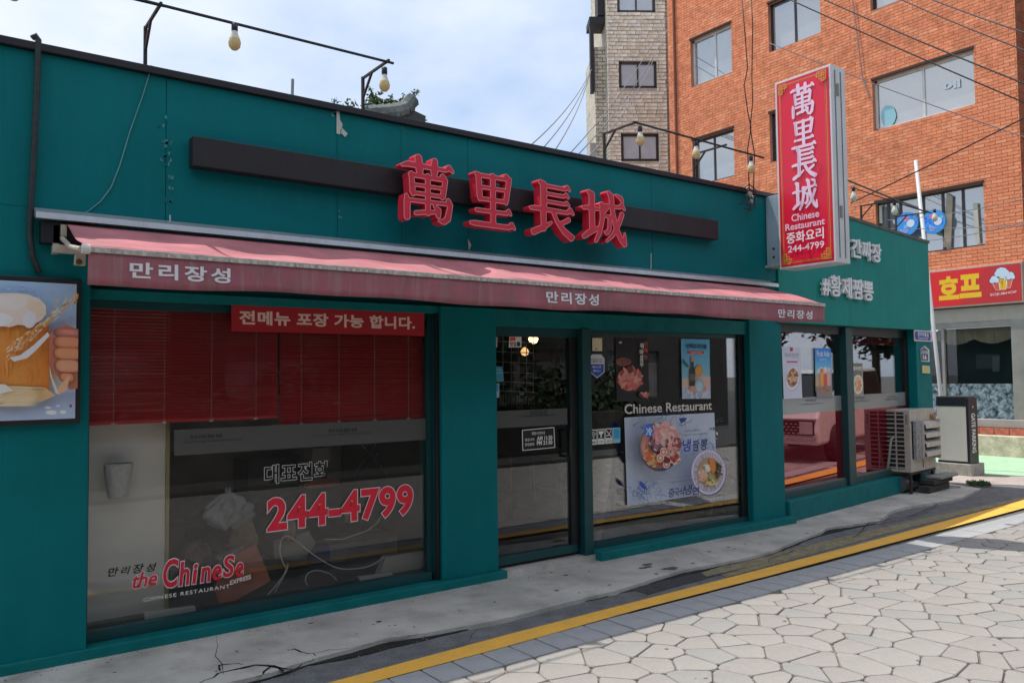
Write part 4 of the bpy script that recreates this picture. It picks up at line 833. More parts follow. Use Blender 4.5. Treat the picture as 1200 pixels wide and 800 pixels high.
# bucket wrapped in crinkled paper
g = G(); c = fac(138.5, 583, .30); seg = 28; prof = [(.0, 0), (.055, 0), (.060, .01), (.060, .03), (.075, .12), (.0825, .195), (.086, .20), (.086, .215), (.080, .215)]
rs = np.random.RandomState(2)
for i, (r_, z_) in enumerate(prof):
    for k in range(seg):
        t = 6.283*k/seg; q = r_*(1+(.05*rs.rand() if 1 < i < 6 else 0)); g.v.append(tuple(c+np.array([q*math.cos(t), q*math.sin(t)*.8, z_])))
for i in range(len(prof)-1):
    for k in range(seg): g.f.append((i*seg+k, i*seg+(k+1) % seg, (i+1)*seg+(k+1) % seg, (i+1)*seg+k)); g.m.append(0)
tag(g.build('paper_bucket', M('crinkled_white', (.66, .66, .64), .6, var=.1, vs=40, bump=1, bs=60)), 'white crinkled bucket standing behind the left end of the window', 'bucket')

# ------------------------------------------------------------------ door and right window: stickers, posters, things inside
FD = FY(YD-.0055)
def sticker(name, label, cat, px, col, draw=None, F=FD, group=None, th=.001):
    P_ = [F.ab(*p) for p in px]; t = thing(name, label, cat, F(np.mean([p[0] for p in P_]), min(p[1] for p in P_)), group)
    G().prism(F, P_, 0, th).build('backing', M('paper_back', (.5, .5, .5), .6), t); pr = Pr(F, th+.0002); pr.poly(px, col)
    if draw: draw(pr)
    pr.build('print', PRINT, t); return t
def d(pr):
    pts = [(612, 504), (649, 500.5), (650, 524), (612.5, 527.5)]; pr.line(pts+[pts[0]], .8, (190, 190, 188))
    pr.text('영업시간안내', (623, 509.5), (638, 505), (170, 170, 168), .02); pr.text('영업시작', (615, 517), (626, 512.8), (160, 160, 158), .02); pr.text('AM 11:30', (629, 516), (647, 509.8), (190, 190, 188), .025); pr.text('영업종료', (615, 522.5), (626, 518.3), (160, 160, 158), .02); pr.text('PM 21:30', (629, 521.5), (647, 515.2), (190, 190, 188), .025)
sticker('opening_hours_sign', 'black opening hours sign with white frame reading 11:30 and 21:30 on the door', 'sign', [(611.5, 503.5), (649.5, 500), (650.5, 524.5), (612, 528)], (10, 10, 10), d)
sticker('door_sticker', 'small white sticker with a red corner at the top of the door', 'sticker', [(597, 394.5), (611, 394.5), (611, 407), (596, 407)], (190, 186, 180), lambda pr: (pr.poly([(598, 395), (604, 395), (604, 399), (597, 399.5)], (190, 60, 50)), pr.text('맛집', (597.5, 405.5), (604.5, 400.5), (30, 30, 34), .03), pr.rect(605.5, 400.5, 609.5, 405.5, (40, 40, 44))))
sticker('door_sticker', 'pale sticker in the top left corner of the door', 'sticker', [(579.8, 395), (583, 395), (582.5, 407), (579.8, 407)], (150, 148, 144))
sticker('door_sticker', 'turquoise sticker on the left edge of the door, upper of two', 'sticker', [(580, 429), (588.5, 429.5), (590.5, 446.5), (580, 447)], (44, 116, 138), lambda pr: (pr.line([(580.5, 437), (588, 436.5)], .8, (110, 170, 190)), pr.line([(580.5, 433), (587, 433)], .6, (110, 170, 190))))
sticker('door_sticker', 'narrow pale blue sticker on the left edge of the door, lower of two', 'sticker', [(580, 449), (585, 449), (585, 465.5), (580, 466)], (110, 150, 165), lambda pr: pr.rect(581, 450, 584, 458, (50, 110, 140)))
sticker('notice_card', 'cream card above the blue and white shield on the window', 'card', [(694, 396), (705.5, 396), (705.5, 411.5), (694, 411)], (190, 182, 150), lambda pr: pr.rect(697.5, 408.2, 700, 409.2, (60, 50, 40)))
sh = [(689.5, 419.5), (694, 415), (704.5, 415), (708.3, 420), (708.3, 436), (699.6, 443), (690.3, 435)]
sticker('shield_sticker', 'white and blue shield shaped sticker on the window beside the door post', 'sticker', sh, (205, 208, 214), lambda pr: (pr.text('CESCO', (691.5, 424.6), (706, 420.4), (40, 42, 60), .015), pr.poly([(690.6, 426.5), (707.3, 426.5), (707.3, 435.5), (699.6, 441.7), (691, 434.7)], (24, 62, 150)), pr.text('세스코', (693.5, 431.5), (704.5, 428), (210, 218, 235), .03), pr.text('멤버스', (695, 436), (704, 432.8), (210, 218, 235), .03)))
def icon(k):
    x0 = 691+k*9.1; y0 = 503.3-k*.75; x1 = x0+8.4; y1 = y0+18
    def dr(pr):
        if k < 3: pr.rect(x0+.6, y0+1, x1-.6, y0+11, (12, 12, 14))
        cx = (x0+x1)/2
        if k == 0:
            for r_ in (3.6, 2.4, 1.2):
                pr.line([(cx+r_*math.sin(t), y0+9-r_*1.7*math.cos(t)) for t in np.linspace(-.9, .9, 9)], .8, (220, 220, 218))
            pr.ell(cx, y0+9, .7, .9, (220, 220, 218)); pr.text('WiFi', (x0+1.6, y1-1.5), (x1-1.8, y1-4.6), (50, 50, 54), .02)
        elif k == 1: pr.poly([(x0+1.2, y0+2.5), (x1-1.2, y0+2), (x1-1.6, y0+5), (cx+.8, y0+6.5), (cx+.8, y0+10), (cx-.8, y0+10), (cx-.8, y0+6.5), (x0+1.8, y0+6)], (220, 220, 218)); pr.text('CCTV', (x0+1.4, y1-1.5), (x1-1.4, y1-4.6), (90, 90, 94), .02)
        elif k == 2: pr.line([(x0+1, y0+2), (x1-1, y0+10.4)], 1, (220, 220, 218)); pr.line([(x0+1.2, y0+8.6), (cx+.5, y0+7.6)], 1.1, (220, 220, 218)); pr.line([(x1-1.5, y0+2), (cx+.5, y0+6)], .7, (200, 200, 200)); pr.text('금연', (x0+1.6, y1-1.5), (x1-1.6, y1-4.8), (140, 60, 60), .02)
        else: pr.rect(x0+.8, y0+1, x1-.8, y0+12.5, (40, 130, 165)); pr.line([(x0+1.5, y0+13.6), (x1-1.5, y0+13.2)], .7, (150, 120, 90))
    return [(x0, y0), (x1, y0-.4), (x1, y1-.6), (x0, y1)], dr
for k, lab in enumerate(('first small icon sticker, the one with wireless waves, beside the door post', 'second small icon sticker, showing a camera', 'third small icon sticker, crossed out cigarette', 'fourth small icon sticker, turquoise')):
    q, dr = icon(k); sticker('icon_sticker', lab, 'sticker', q, (196, 196, 192) if k < 3 else (120, 180, 195), dr, group='icon stickers in a row on the window')
# dark pork bowl poster
MEAT = [(206, 120, 112), (226, 150, 138), (190, 96, 92), (236, 176, 160), (170, 80, 78)]
def d(pr):
    pr.ell(732, 428, 11, 8.5, (26, 20, 18), 20); pr.ell(730.5, 424, 9, 5, (110, 62, 54), 16); pr.blobs(730, 423.5, 8, 4, [(130, 72, 60), (90, 48, 44)], 14, 1.6)
    pr.ell(737.5, 445, 16.2, 15.6, (40, 30, 28), 26); pr.ell(737.5, 444, 14.4, 13.6, (168, 84, 78), 26); pr.blobs(737, 443.5, 13.5, 12.5, MEAT, 90, 2.6, 2.6); pr.ell(737, 433, 3.6, 4.5, (96, 40, 34), 12, 0, .2)
    pr.ell(753, 462, 6, 4, (70, 44, 40), 12, 0, .2); pr.blobs(754.5, 462, 4.5, 3, MEAT, 10, 1.3)
    for i, ch in enumerate('간짜장전문'[:0]): pass
    for i, ch in enumerate('신메뉴'): pr.text(ch, (753, 406+i*7.5), (757, 400+i*7.5), (170, 60, 54), .02)
    for i, ch in enumerate('꿔바로우'): pr.text(ch, (748, 408.5+i*7.2), (752.4, 402+i*7.2), (206, 204, 200), .03)
    pr.text('new', (723.5, 402.5), (727, 400.2), (200, 200, 200), .02)
sticker('food_poster', 'black poster with a bowl of sliced pink meat on the window', 'poster', [(721.5, 395.5), (759.5, 397), (760.5, 469), (723, 470)], (19, 17, 17), d, group='posters on the right hand window')
def d(pr):
    for k in range(14):
        t = k/13; y0 = 397.5+k*3.3; pr.rect(798.8, y0, 831.5, y0+3.45, (int(70+60*t), int(150+36*t), int(190+16*t)))
    pr.poly([(799, 444), (815, 440), (832, 441), (832.5, 466.8), (799.5, 467)], (196, 168, 160)); pr.poly([(799, 452), (812, 457), (832, 453), (832.5, 466.8), (799.5, 467)], (176, 186, 206)); pr.blobs(815, 461, 15, 5, [(220, 226, 240), (140, 150, 180), (200, 190, 200)], 60, 1.8)
    pr.ell(817, 455, 10, 5, (190, 130, 112), 18); pr.poly([(799, 420), (806, 428), (805, 431), (799, 425)], (20, 84, 96))
    pr.poly([(808.6, 419), (811.6, 419), (811.8, 430), (813.6, 434), (813.4, 452), (807, 452), (807, 434), (808.8, 430)], (42, 34, 34)); pr.rect(808.8, 418, 811.6, 424, (206, 130, 110)); pr.rect(807.4, 438, 813.2, 446, (90, 80, 70))
    pr.ell(818.5, 452, 5.6, 9, (130, 150, 158), 18); pr.ell(817.8, 434.5, 4.6, 7, (222, 150, 66), 18); pr.ell(817.8, 434.5, 3.4, 5.4, (240, 182, 92), 18); pr.ell(818.5, 453, 3.8, 6, (160, 176, 184), 16)
    pr.text('언택트하이볼', (803, 408.6), (827, 403.2), (16, 40, 66), .03); pr.poly([(805, 411.4), (824, 411.8), (823, 414.8), (804.4, 414.3)], (190, 50, 60))
    pr.text('시원하게 한잔', (808, 413.9), (821.5, 412.1), (230, 210, 210), .01)
sticker('drink_poster', 'pale blue poster of a bottle and glass with a lemon slice on the window', 'poster', [(798, 397), (831, 397.8), (832.6, 466.8), (799.2, 467.2)], (90, 168, 200), d, group='posters on the right hand window')
t = thing('window_lettering', 'white lettering Chinese Restaurant above the large blue poster', 'lettering', FD((FD.ab(732, 480)[0]+FD.ab(834, 475)[0])/2, 1.37))
pr = Pr(FD); a_ = FD.ab(732, 482)[0]; b_ = FD.ab(834.3, 479)[0]; zt0 = FD.ab(783, 482)[1]; zt1 = FD.ab(783, 472)[1]; pr.text('Chinese Restaurant', (a_, zt0-.004), (b_, zt1+.004), (205, 200, 192), .014, px=False); pr.build('letters', PRINT, t)
def zb8(x, y): return (720+x*160/914., 470+y*140/800.)
def d(pr):
    X = lambda *p: [zb8(*q) for q in p]
    q = [(66, 108), (668, 76), (690, 610), (86, 697)]
    for _ in range(420):
        s_, t_ = random.random()*.94+.03, random.random()*.94+.03; xx = (q[0][0]*(1-s_)+q[1][0]*s_)*(1-t_)+(q[3][0]*(1-s_)+q[2][0]*s_)*t_; yy = (q[0][1]*(1-s_)+q[1][1]*s_)*(1-t_)+(q[3][1]*(1-s_)+q[2][1]*s_)*t_
        c_ = zb8(xx, yy); pr.ell(c_[0], c_[1], random.uniform(.4, 2.4), random.uniform(.3, 1.3), random.choice([(206, 214, 226), (186, 202, 226), (214, 220, 230), (170, 190, 220), (210, 216, 228)]), 7, random.random()*3, .5)
    # blue line drawings in the corners
    def scrib(cx, cy, r_, n, col=(38, 58, 120)):
        for _ in range(n):
            a0_ = random.random()*6.28; P_ = []
            x_, y_ = cx+random.uniform(-r_, r_), cy+random.uniform(-r_, r_)*.8
            for k in range(7): P_.append(zb8(x_, y_)); a0_ += random.uniform(-.9, .9); x_ += 10*math.cos(a0_); y_ += 10*math.sin(a0_)
            pr.line(P_, random.uniform(.22, .5), col)
    scrib(120, 590, 45, 16); scrib(165, 610, 55, 18); scrib(300, 120, 40, 8); scrib(385, 120, 40, 14); scrib(610, 300, 35, 9); scrib(640, 400, 25, 8); scrib(120, 150, 25, 5); scrib(215, 640, 30, 8)
    pr.poly(X((95, 520), (130, 545), (150, 585), (110, 570), (92, 545)), (44, 64, 130)); pr.poly(X((355, 110), (410, 105), (400, 130), (370, 140)), (30, 48, 110))
    pr.ell(*zb8(228, 300), 23.6, 28, (70, 62, 84), 30); pr.ell(*zb8(226, 290), 22.6, 26.4, (122, 96, 92), 30); pr.ell(*zb8(226, 286), 20.8, 24.4, (196, 132, 120), 28)
    pr.ell(*zb8(230, 180), 15, 7, (66, 70, 50), 16, 0, .3)
    pr.blobs(*zb8(175, 360), 11, 13, [(226, 180, 120), (206, 120, 70), (240, 200, 150), (190, 90, 60)], 60, 2.2); pr.blobs(*zb8(290, 360), 12, 12, [(226, 190, 170), (190, 100, 90), (240, 214, 200), (140, 50, 44)], 70, 2.2)
    pr.blobs(*zb8(190, 285), 9, 8, [(54, 36, 44), (120, 80, 90), (210, 190, 200), (70, 50, 60)], 40, 2.2); pr.blobs(*zb8(250, 215), 15, 13, [(232, 176, 170), (246, 206, 200), (208, 140, 134), (190, 120, 120)], 80, 3.0); pr.blobs(*zb8(300, 270), 9, 9, [(214, 140, 134), (240, 200, 190), (120, 60, 60)], 40, 2.4)
    for k, (x, y) in enumerate(((210, 370), (250, 410), (230, 330))): 
        for r_ in (7, 5, 3): pr.ell(*zb8(x, y), r_*.6, r_*.7, (236, 206, 190) if r_ != 5 else (170, 60, 50), 14, 0, .12)
    pr.ell(*zb8(252, 385), 4, 3.6, (92, 24, 26), 12, 0, .2)
    pr.ell(*zb8(532, 470), 20.4, 26.2, (84, 84, 116), 34); pr.ell(*zb8(530, 464), 19.9, 25.4, (176, 166, 178), 34); pr.ell(*zb8(531, 462), 18.3, 23.4, (150, 142, 152), 34)
    for k in range(36):
        t = 6.283*k/36; cx, cy = zb8(531, 462); pr.line([(cx+17.6*math.cos(t), cy+22.6*math.sin(t)), (cx+13.6*math.cos(t), cy+17*math.sin(t))], .7, random.choice([(196, 188, 198), (120, 114, 126)]))
    pr.ell(*zb8(533, 460), 13.2, 16.4, (142, 116, 92), 26); pr.blobs(*zb8(490, 480), 5.5, 8, [(226, 180, 150), (206, 150, 120), (240, 206, 180)], 36, 1.9); pr.blobs(*zb8(520, 430), 5, 5, [(238, 232, 214), (200, 200, 170)], 18, 1.6)
    pr.poly(X((525, 370), (560, 385), (575, 440), (555, 475), (535, 440)), (214, 122, 50)); pr.poly(X((575, 390), (600, 420), (605, 480), (575, 510), (570, 440)), (56, 46, 36)); pr.blobs(*zb8(590, 450), 4, 8, [(44, 40, 30), (96, 90, 50)], 18, 1.4)
    pr.poly(X((520, 470), (570, 500), (560, 530), (520, 500)), (120, 130, 70)); pr.line(X((545, 510), (578, 560)), 1.3, (236, 228, 206)); pr.ell(*zb8(512, 432), 2.6, 3.6, (242, 238, 222), 12); pr.blobs(*zb8(540, 535), 8, 3.5, [(206, 190, 110), (180, 160, 100)], 16, 1.2)
    pr.ell(*zb8(122, 190), 5.6, 7.8, (36, 84, 160), 16, 0, .15); pr.text('冷', zb8(103, 225), zb8(145, 165), (226, 232, 244), .03)
    pr.text('여름특선메뉴', zb8(525, 190), zb8(655, 160), (40, 44, 60), .03); pr.ell(*zb8(577, 130), 1.6, 1, (40, 40, 50), 10); pr.ell(*zb8(606, 127), 1.6, 1, (40, 40, 50), 10); pr.line(X((570, 112), (590, 118), (615, 100)), .4, (60, 64, 90))
    pr.text('새콤하고 얼얼하고', zb8(358, 200), zb8(462, 180), (70, 76, 96), .02); pr.text('시원하고 시원한 여름별미', zb8(345, 225), zb8(510, 203), (70, 76, 96), .02)
    for ch, x, y, w, h in (('냉', 345, 330, 58, 88), ('짬', 412, 325, 44, 76), ('뽕', 465, 318, 46, 76)): pr.text(ch, zb8(x, y), zb8(x+w, y-h), (26, 34, 84) if ch != '냉' else (28, 50, 130), .022, shear=.12)
    pr.text('한여름 시원한 얼음육수와 쫄깃한', zb8(175, 512), zb8(440, 478), (72, 78, 100), .012); pr.text('중화면의 만남을 느껴보세요', zb8(255, 532), zb8(440, 502), (72, 78, 100), .012)
    for ch, x, y, w, h in (('중', 250, 628, 42, 62), ('국', 292, 622, 30, 58), ('식', 322, 618, 34, 58), ('냉', 356, 612, 52, 72), ('면', 410, 614, 46, 60)): pr.text(ch, zb8(x, y), zb8(x+w, y-h), (28, 40, 96), .018, shear=.12)
sticker('menu_poster', 'large pale blue summer menu poster with two noodle bowls on the window', 'poster', [(731.5, 489), (836.9, 483.3), (840.8, 576.8), (735, 592)], (204, 212, 226), d, group='posters on the right hand window')
# posters on the wing windows
FWP = WI(-.150)
def bowlposter(pr, x0, x1, y0, y1):
    pass
def d(pr):
    pr.rect(925.6, 407, 929, 411.5, (150, 30, 40)); pr.text('마라탕면', (919.5, 419), (935.5, 413.5), (70, 74, 90), .0); pr.rect(921.5, 423, 934.5, 424.6, (150, 30, 60))
    pr.ell(929, 444, 8.6, 14.6, (150, 150, 172), 24, .08); pr.ell(928.6, 443, 8.2, 14, (226, 224, 232), 24, .08); pr.ell(928.6, 442.5, 6.2, 11, (150, 104, 84), 22, .08); pr.blobs(928.6, 442.5, 5.6, 10, [(180, 140, 110), (104, 66, 52), (206, 176, 140), (130, 80, 60)], 60, 1.6)
sticker('food_poster', 'white poster with an oval bowl of noodles on the first wing window', 'poster', [(916, 406), (937.6, 407), (940, 466.5), (918.4, 467.4)], (206, 206, 224), d, FWP, group='posters on the wing windows')
def d(pr):
    for k in range(12): t = k/11; pr.rect(955.2, 408.5+k*2.6, 973.4, 411.4+k*2.6, (int(20+110*t), int(110+90*t), int(200+20*t)))
    pr.rect(955.4, 438, 974, 458, (150, 130, 110)); pr.text('Fruit Ade', (957, 417.5), (971.5, 410.8), (240, 244, 250), .02); pr.text('과일에이드', (960, 422.5), (968.5, 420), (220, 236, 250), .01)
    pr.blobs(965, 434, 8, 3, [(230, 226, 216), (180, 190, 200)], 30, 1.4); pr.poly([(960, 436), (964.6, 436), (964.4, 453), (960.6, 453)], (222, 160, 80)); pr.poly([(964.8, 438), (968.2, 438), (968, 455), (965, 455)], (214, 84, 60)); pr.poly([(968, 435), (972.2, 435), (971.6, 452), (968.6, 452)], (206, 150, 150)); pr.ell(962.3, 434, 2.2, 2.6, (226, 120, 80), 12); pr.ell(970, 433, 2, 2.4, (230, 196, 190), 12)
    pr.poly([(955.5, 453), (974.2, 452), (974.8, 465), (956.5, 465.5)], (112, 100, 96)); pr.blobs(965, 456, 7, 2, [(160, 90, 70), (90, 76, 70)], 16, 1.2)
sticker('drink_poster', 'bright blue poster of fruit drinks lettered Fruit Ade on the first wing window', 'poster', [(954.5, 407.6), (973.3, 408), (975.4, 465.3), (956.4, 465.8)], (50, 130, 200), d, FWP, group='posters on the wing windows')
def d(pr):
    pr.rect(998.6, 426, 1010.2, 440, (86, 88, 80)); pr.text('중국냉면', (1000, 434), (1009.5, 429), (206, 206, 196), .02); pr.ell(1005.4, 450.3, 5.6, 11.4, (206, 200, 184), 20); pr.ell(1005.4, 450, 4.4, 9.4, (170, 150, 120), 18); pr.blobs(1005.4, 450, 4, 8, [(206, 196, 160), (130, 110, 80), (190, 120, 90)], 30, 1.3)
sticker('food_poster', 'narrow grey poster with a round bowl on the second wing window', 'poster', [(998, 424.8), (1010.6, 425.3), (1012, 463.5), (999.4, 464.2)], (120, 116, 104), d, FWP, group='posters on the wing windows')
# inside the dining room
gridc = thing('wire_rack', 'white wire grid rack standing inside behind the door glass', 'rack', fac(604, 460, .9)); WW = M('wire_white', (.5, .5, .5), .5)
for u in (589.5, 599, 608, 617, 625): G().tube([fac(u, 394, .9), fac(u, 459, .9)], .0045, 5).build('wire', WW, gridc)
for v in (401, 413, 425, 437, 448, 459): G().tube([fac(575, v-1.5, .9), fac(626, v+.5, .9)], .0045, 5).build('wire', WW, gridc)
plt = thing('plate_rack', 'row of pale plates standing in a rack under the wire grid', 'plates', fac(600, 476, .9))
for k in range(14): G().tube([fac(583+k*3.3, 462+.1*k, .92), fac(583+k*3.3, 474, .92)], .007, 6).build('plate', M('plate_grey', (.32, .31, .30), .5), plt)
LIT = M('lamp_lit', (1, .62, .22), .5, var=0, emit=5); LDIM = M('lamp_dim', (1, .6, .25), .5, var=0, emit=.9)
for u, v, y, r_, mt, lab in ((625, 397, 1.6, .055, LIT, 'lit pendant lamp inside the door, upper right of the wire grid'), (615, 412, 1.9, .05, LDIM, 'dimmer pendant lamp inside the door, below the other one'), (776, 402, 2.2, .05, LDIM, 'dim pendant lamp inside the right window, left of two'), (793, 402, 2.4, .05, LDIM, 'dim pendant lamp inside the right window, nearest the blue drink poster')):
    c = fac(u, v, y); t = thing('pendant_lamp', lab, 'lamp', c, 'pendant lamps in the dining room'); G().lathe(c, [(.0, -r_), (r_*.7, -r_*.7), (r_, 0), (r_*.6, r_*.7), (.01, r_)], 12).build('globe', mt, t, smooth=True); G().tube([c+np.array([0, 0, r_]), (c[0], c[1], 2.6)], .004, 5).build('cord', BLACKM, t)
# wooden high chair at the right of the window
hc = thing('wooden_high_chair', 'light wooden high chair standing behind the right edge of the menu poster', 'chair', fac(850, 603, .45))
def wl(a, b, y0, y1,  r_=.014, nm='leg'): G().tube([fac(*a, y0), fac(*b, y1)], r_, 4).build(nm, WOOD, hc)
wl((838, 560), (833, 606), .28, .28); wl((853, 522), (866, 601), .28, .28); wl((838, 523), (854, 522), .28, .28, .018, 'backrest_top'); wl((838, 545), (854, 542), .28, .28, .012, 'backrest_rail'); wl((834, 580), (862, 574), .28, .28, .016, 'seat'); wl((800, 597), (862, 592), .5, .45, .009, 'rung'); wl((846, 600), (845, 542), .7, .7, .013); wl((826, 523), (823, 603), .75, .75, .013); wl((803, 590), (800, 610), .6, .6)
# dining table and chairs, dark in the room
for k, (tx, ty) in enumerate(((4.3, 1.9), (5.6, 2.2), (6.5, 1.5))):
    t = thing('dining_table', ['dark dining table behind the door', 'dark dining table in the middle behind the right window', 'dark dining table behind the wooden high chair'][k], 'table', (tx, ty, .05), 'dining tables in the dark room'); DW = M('dark_wood', (.07, .04, .025), .4)
    G().box(tx-.4, tx+.4, ty-.3, ty+.3, .74, .78).build('tabletop', DW, t, bevel=.005)
    for sx_ in (-1, 1):
        for sy_ in (-1, 1): G().box(tx+sx_*.36-.02, tx+sx_*.36+.02, ty+sy_*.26-.02, ty+sy_*.26+.02, .05, .74).build('leg', DW, t)

# ------------------------------------------------------------------ bulbs on iron frames along the roof edge
BULB = M('bulb_glass', (.62, .60, .52), .25, var=0, spec=.6); BULBB = M('bulb_phosphor', (.62, .48, .22), .5, var=.1, vs=30)
def bulb(p, label, s=1.):
    t = thing('light_bulb', label, 'bulb', p, 'light bulbs hanging along the roof edge'); p = np.array(p)
    G().lathe(p, [(.012, 0), (.02, -.005), (.02, -.05), (.014, -.055)], 10).build('socket', BLACKM, t, smooth=True)
    G().lathe(p, [(.016, -.05), (.022, -.075), (.032, -.10)], 14).build('neck', BULB, t, smooth=True)
    G().lathe(p, [(.032, -.10), (.038, -.125), (.034, -.15), (.018, -.168), (0, -.172)], 14).build('globe', BULBB if s else BULB, t, smooth=True)
    return t
def post_(t, x, y=.03, z0=3.54, z1=3.81, out=.38, F=None):
    f_ = F or Fr((0, 0, 0), (1, 0, 0)); P = lambda c, z: f_(x, z, c)
    G().tube([P(-y, z0), P(-y, z1)], .014, 4).build('post', IRON, t); G().tube([P(-y, z1-.01), P(out, z1-.01)], .011, 4).build('arm', IRON, t); G().tube([P(-y, z1-.16), P(.12, z1-.01)], .010, 4).build('brace', IRON, t)
t = thing('lamp_frame', 'rusty iron frame carrying a rail of bulbs above the left part of the roof edge', 'frame', (1.8, 0, 3.54), 'lamp frames on the roof edge')
for x in (-.6, 1.08, 2.56): post_(t, x)
G().tube([(-2.5, -.37, 3.80), (2.60, -.37, 3.79)], .0095, 5).build('rail', BLACKM, t); G().tube([(-2.5, -.36, 3.82), (.3, -.36, 3.78), (1.1, -.36, 3.79)], .004, 4).build('wire', BLACKM, t)
bulb(fac(275, 27, -.37), 'round bulb hanging from the black rail at the upper left'); bulb(fac(450.5, 79, -.34), 'bulb hanging at the right end of the left lamp frame'); bulb((.35, -.37, 3.79), 'bulb hanging from the rail at the top left corner')
t = thing('lamp_frame', 'black iron frame with a rail of bulbs above the right part of the roof edge', 'frame', (5.8, 0, 3.54), 'lamp frames on the roof edge')
xx2 = float(fac(816, 205, 0)[0]); post_(t, 4.955); post_(t, xx2)
G().tube([(4.93, -.37, 3.80), (fac(895, 184, -.37)[0], -.37, 3.765)], .0095, 5).build('rail', BLACKM, t)
for (u, v), lab in (((750, 148), 'bulb below the left end of the right lamp frame'), ((815.5, 165), 'bulb in front of the brick building window'), ((880, 183), 'bulb hanging nearest the projecting sign')): bulb(fac(u, v, -.37), lab)
t = thing('lamp_frame', 'black iron frame with bulbs on the roof edge of the green wing', 'frame', (9.5, .2, 3.5), 'lamp frames on the roof edge')
WF = WI(0); sa1 = WF.ab(1012, 250)[0]; sa2 = WF.ab(1053, 272)[0]
for s_ in (sa1, sa2): post_(t, s_, z0=3.45, z1=3.74, F=WING)
W2 = WI(.38); q0 = onpl(990, 210, W2.o, W2.n); q1 = onpl(1086, 249, W2.o, W2.n); G().tube([q0, q1], .010, 5).build('rail', BLACKM, t)
for (u, v), lab in (((1000, 219), 'bulb right of the projecting sign above the green wing'), ((1048, 236), 'bulb above the roof corner of the wing, left of the blue discs'), ((1095, 245), 'bulb in front of the right blue disc')): bulb(onpl(u, v, W2.o, W2.n), lab, 0)
t = thing('cable_clamp', 'cluster of insulators and twisted wires at the end of the roof edge', 'clamp', fac(878, 240, -.05))
for (u, v), r_ in (((878, 228), .035), ((880, 236), .028), ((876, 221), .02), ((882, 231), .02)):
    c = fac(u, v, -.06); G().lathe(c, [(0, -r_), (r_*.8, -r_*.6), (r_, 0), (r_*.7, r_*.6), (0, r_)], 10).build('insulator', M('porcelain', (.34, .33, .30), .35, var=.3, vs=40), t, smooth=True)
for px in ([(866, 239), (875, 237), (880, 243), (889, 238), (893, 236)], [(868, 219), (874, 222), (880, 240), (878, 247)], [(886, 242), (880, 246), (872, 244)], [(870, 222), (878, 216), (885, 222), (884, 240)]): G().tube(w3(px, -.08), .006, 5).build('wire', BLACKM, t, smooth=True)

# ------------------------------------------------------------------ air conditioner unit on its iron stand
AF = Fr((10.50, .19, 0), WU)                        # a along its street face, c towards the street
ACM = M('ac_beige', (.50, .47, .41), .5, var=.1, vs=4, streak=.45, streak_col=(.26, .22, .17), dirt=.35, dirt_col=(.24, .20, .15), ds=6)
ACD = M('ac_dark', (.02, .02, .022), .7); w_, h0, h1, dp = .86, .285, 1.105, .31
ac = thing('air_conditioner_unit', 'weathered beige outdoor air conditioner unit on a rusty stand beside the wing pillar', 'air conditioner', AF(w_/2, 0, -dp/2))
G().ob(AF, .012, w_-.01, h0+.01, h1-.02, -dp+.01, -.012).build('core', ACD, ac)
G().ob(AF, -.004, w_+.004, h1-.03, h1, -dp-.004, .004).build('top_cover', ACM, ac, bevel=.006)
G().ob(AF, 0, w_, h0, h0+.035, -dp, 0).build('base_pan', ACM, ac, bevel=.004)
AL = Fr(AF(0, 0, 0), (WN[0], WN[1], 0)); AL = Fr(AF(0, 0, -dp), tuple(WN))   # left face: a from back to front, c outwards (-x)
for b0_, b1_ in ((0, .012), (.118, .134), (.235, .31)): G().ob(AL, b0_, b1_, h0+.03, h1-.03, -.012, .0 if b0_ < .2 else .001).build('side_post', ACM, ac)
for k in range(13):
    z = h0+.055+k*(h1-h0-.12)/12; G().ob(AL, .0, .25, z-.007, z+.007, -.010, .004).build('grille_bar', ACM, ac)
for b0_, b1_ in ((0, .05), (w_-.06, w_)): G().ob(AF, b0_, b1_, h0+.03, h1-.03, -.012, .001).build('front_post', ACM, ac)
G().ob(AF, .05, w_-.06, h0+.03, h0+.17, -.012, .001).build('lower_panel', ACM, ac, bevel=.002); G().ob(AF, .05, w_-.06, h1-.16, h1-.03, -.012, .001).build('upper_panel', ACM, ac, bevel=.002)
G().ob(AF, .40, .42, h0+.04, h0+.16, .0, .003).build('panel_seam', ACD, ac)
ACW = M('ac_guide', (.58, .55, .50), .5, var=.1, vs=6, streak=.4, streak_col=(.3, .26, .2), dirt=.3, dirt_col=(.25, .22, .18), ds=8)
SHT = M('punched_sheet', (.30, .30, .31), .55, var=.3, vs=20, dirt=.4, dirt_col=(.12, .12, .12), ds=14)
G().ob(AF, .09, .30, h0+.16, h1-.15, .002, .045).build('punched_sheet', SHT, ac, bevel=.003)
for k in range(11): c = AF(.14+.02*(k % 3), h0+.20+k*.04, .046); G().tube([c, c+WN*.003], .007, 6).build('punched_hole', ACD, ac)
for k in range(4):                                 # four slanted air guide vanes standing proud of the face
    z = h0+.20+k*.125; G().prism(Fr(AF(.30, 0, 0), tuple(WN)), [(.0, z+.07), (.008, z+.085), (.095, z+.05), (.10, z-.01), (.09, z-.01), (.085, z+.035)], -.50, 0).build('air_guide_vane', ACW, ac, bevel=.003)
G().ob(AF, .80, .815, h0+.14, h1-.14, 0, .095).build('guide_side', ACW, ac, bevel=.002); G().ob(AF, .29, .305, h0+.16, h1-.15, 0, .07).build('guide_side', ACW, ac, bevel=.002)
G().ob(AF, .02, .25, h1-.16, h1-.15, 0, .004).build('name_strip', ACD, ac)
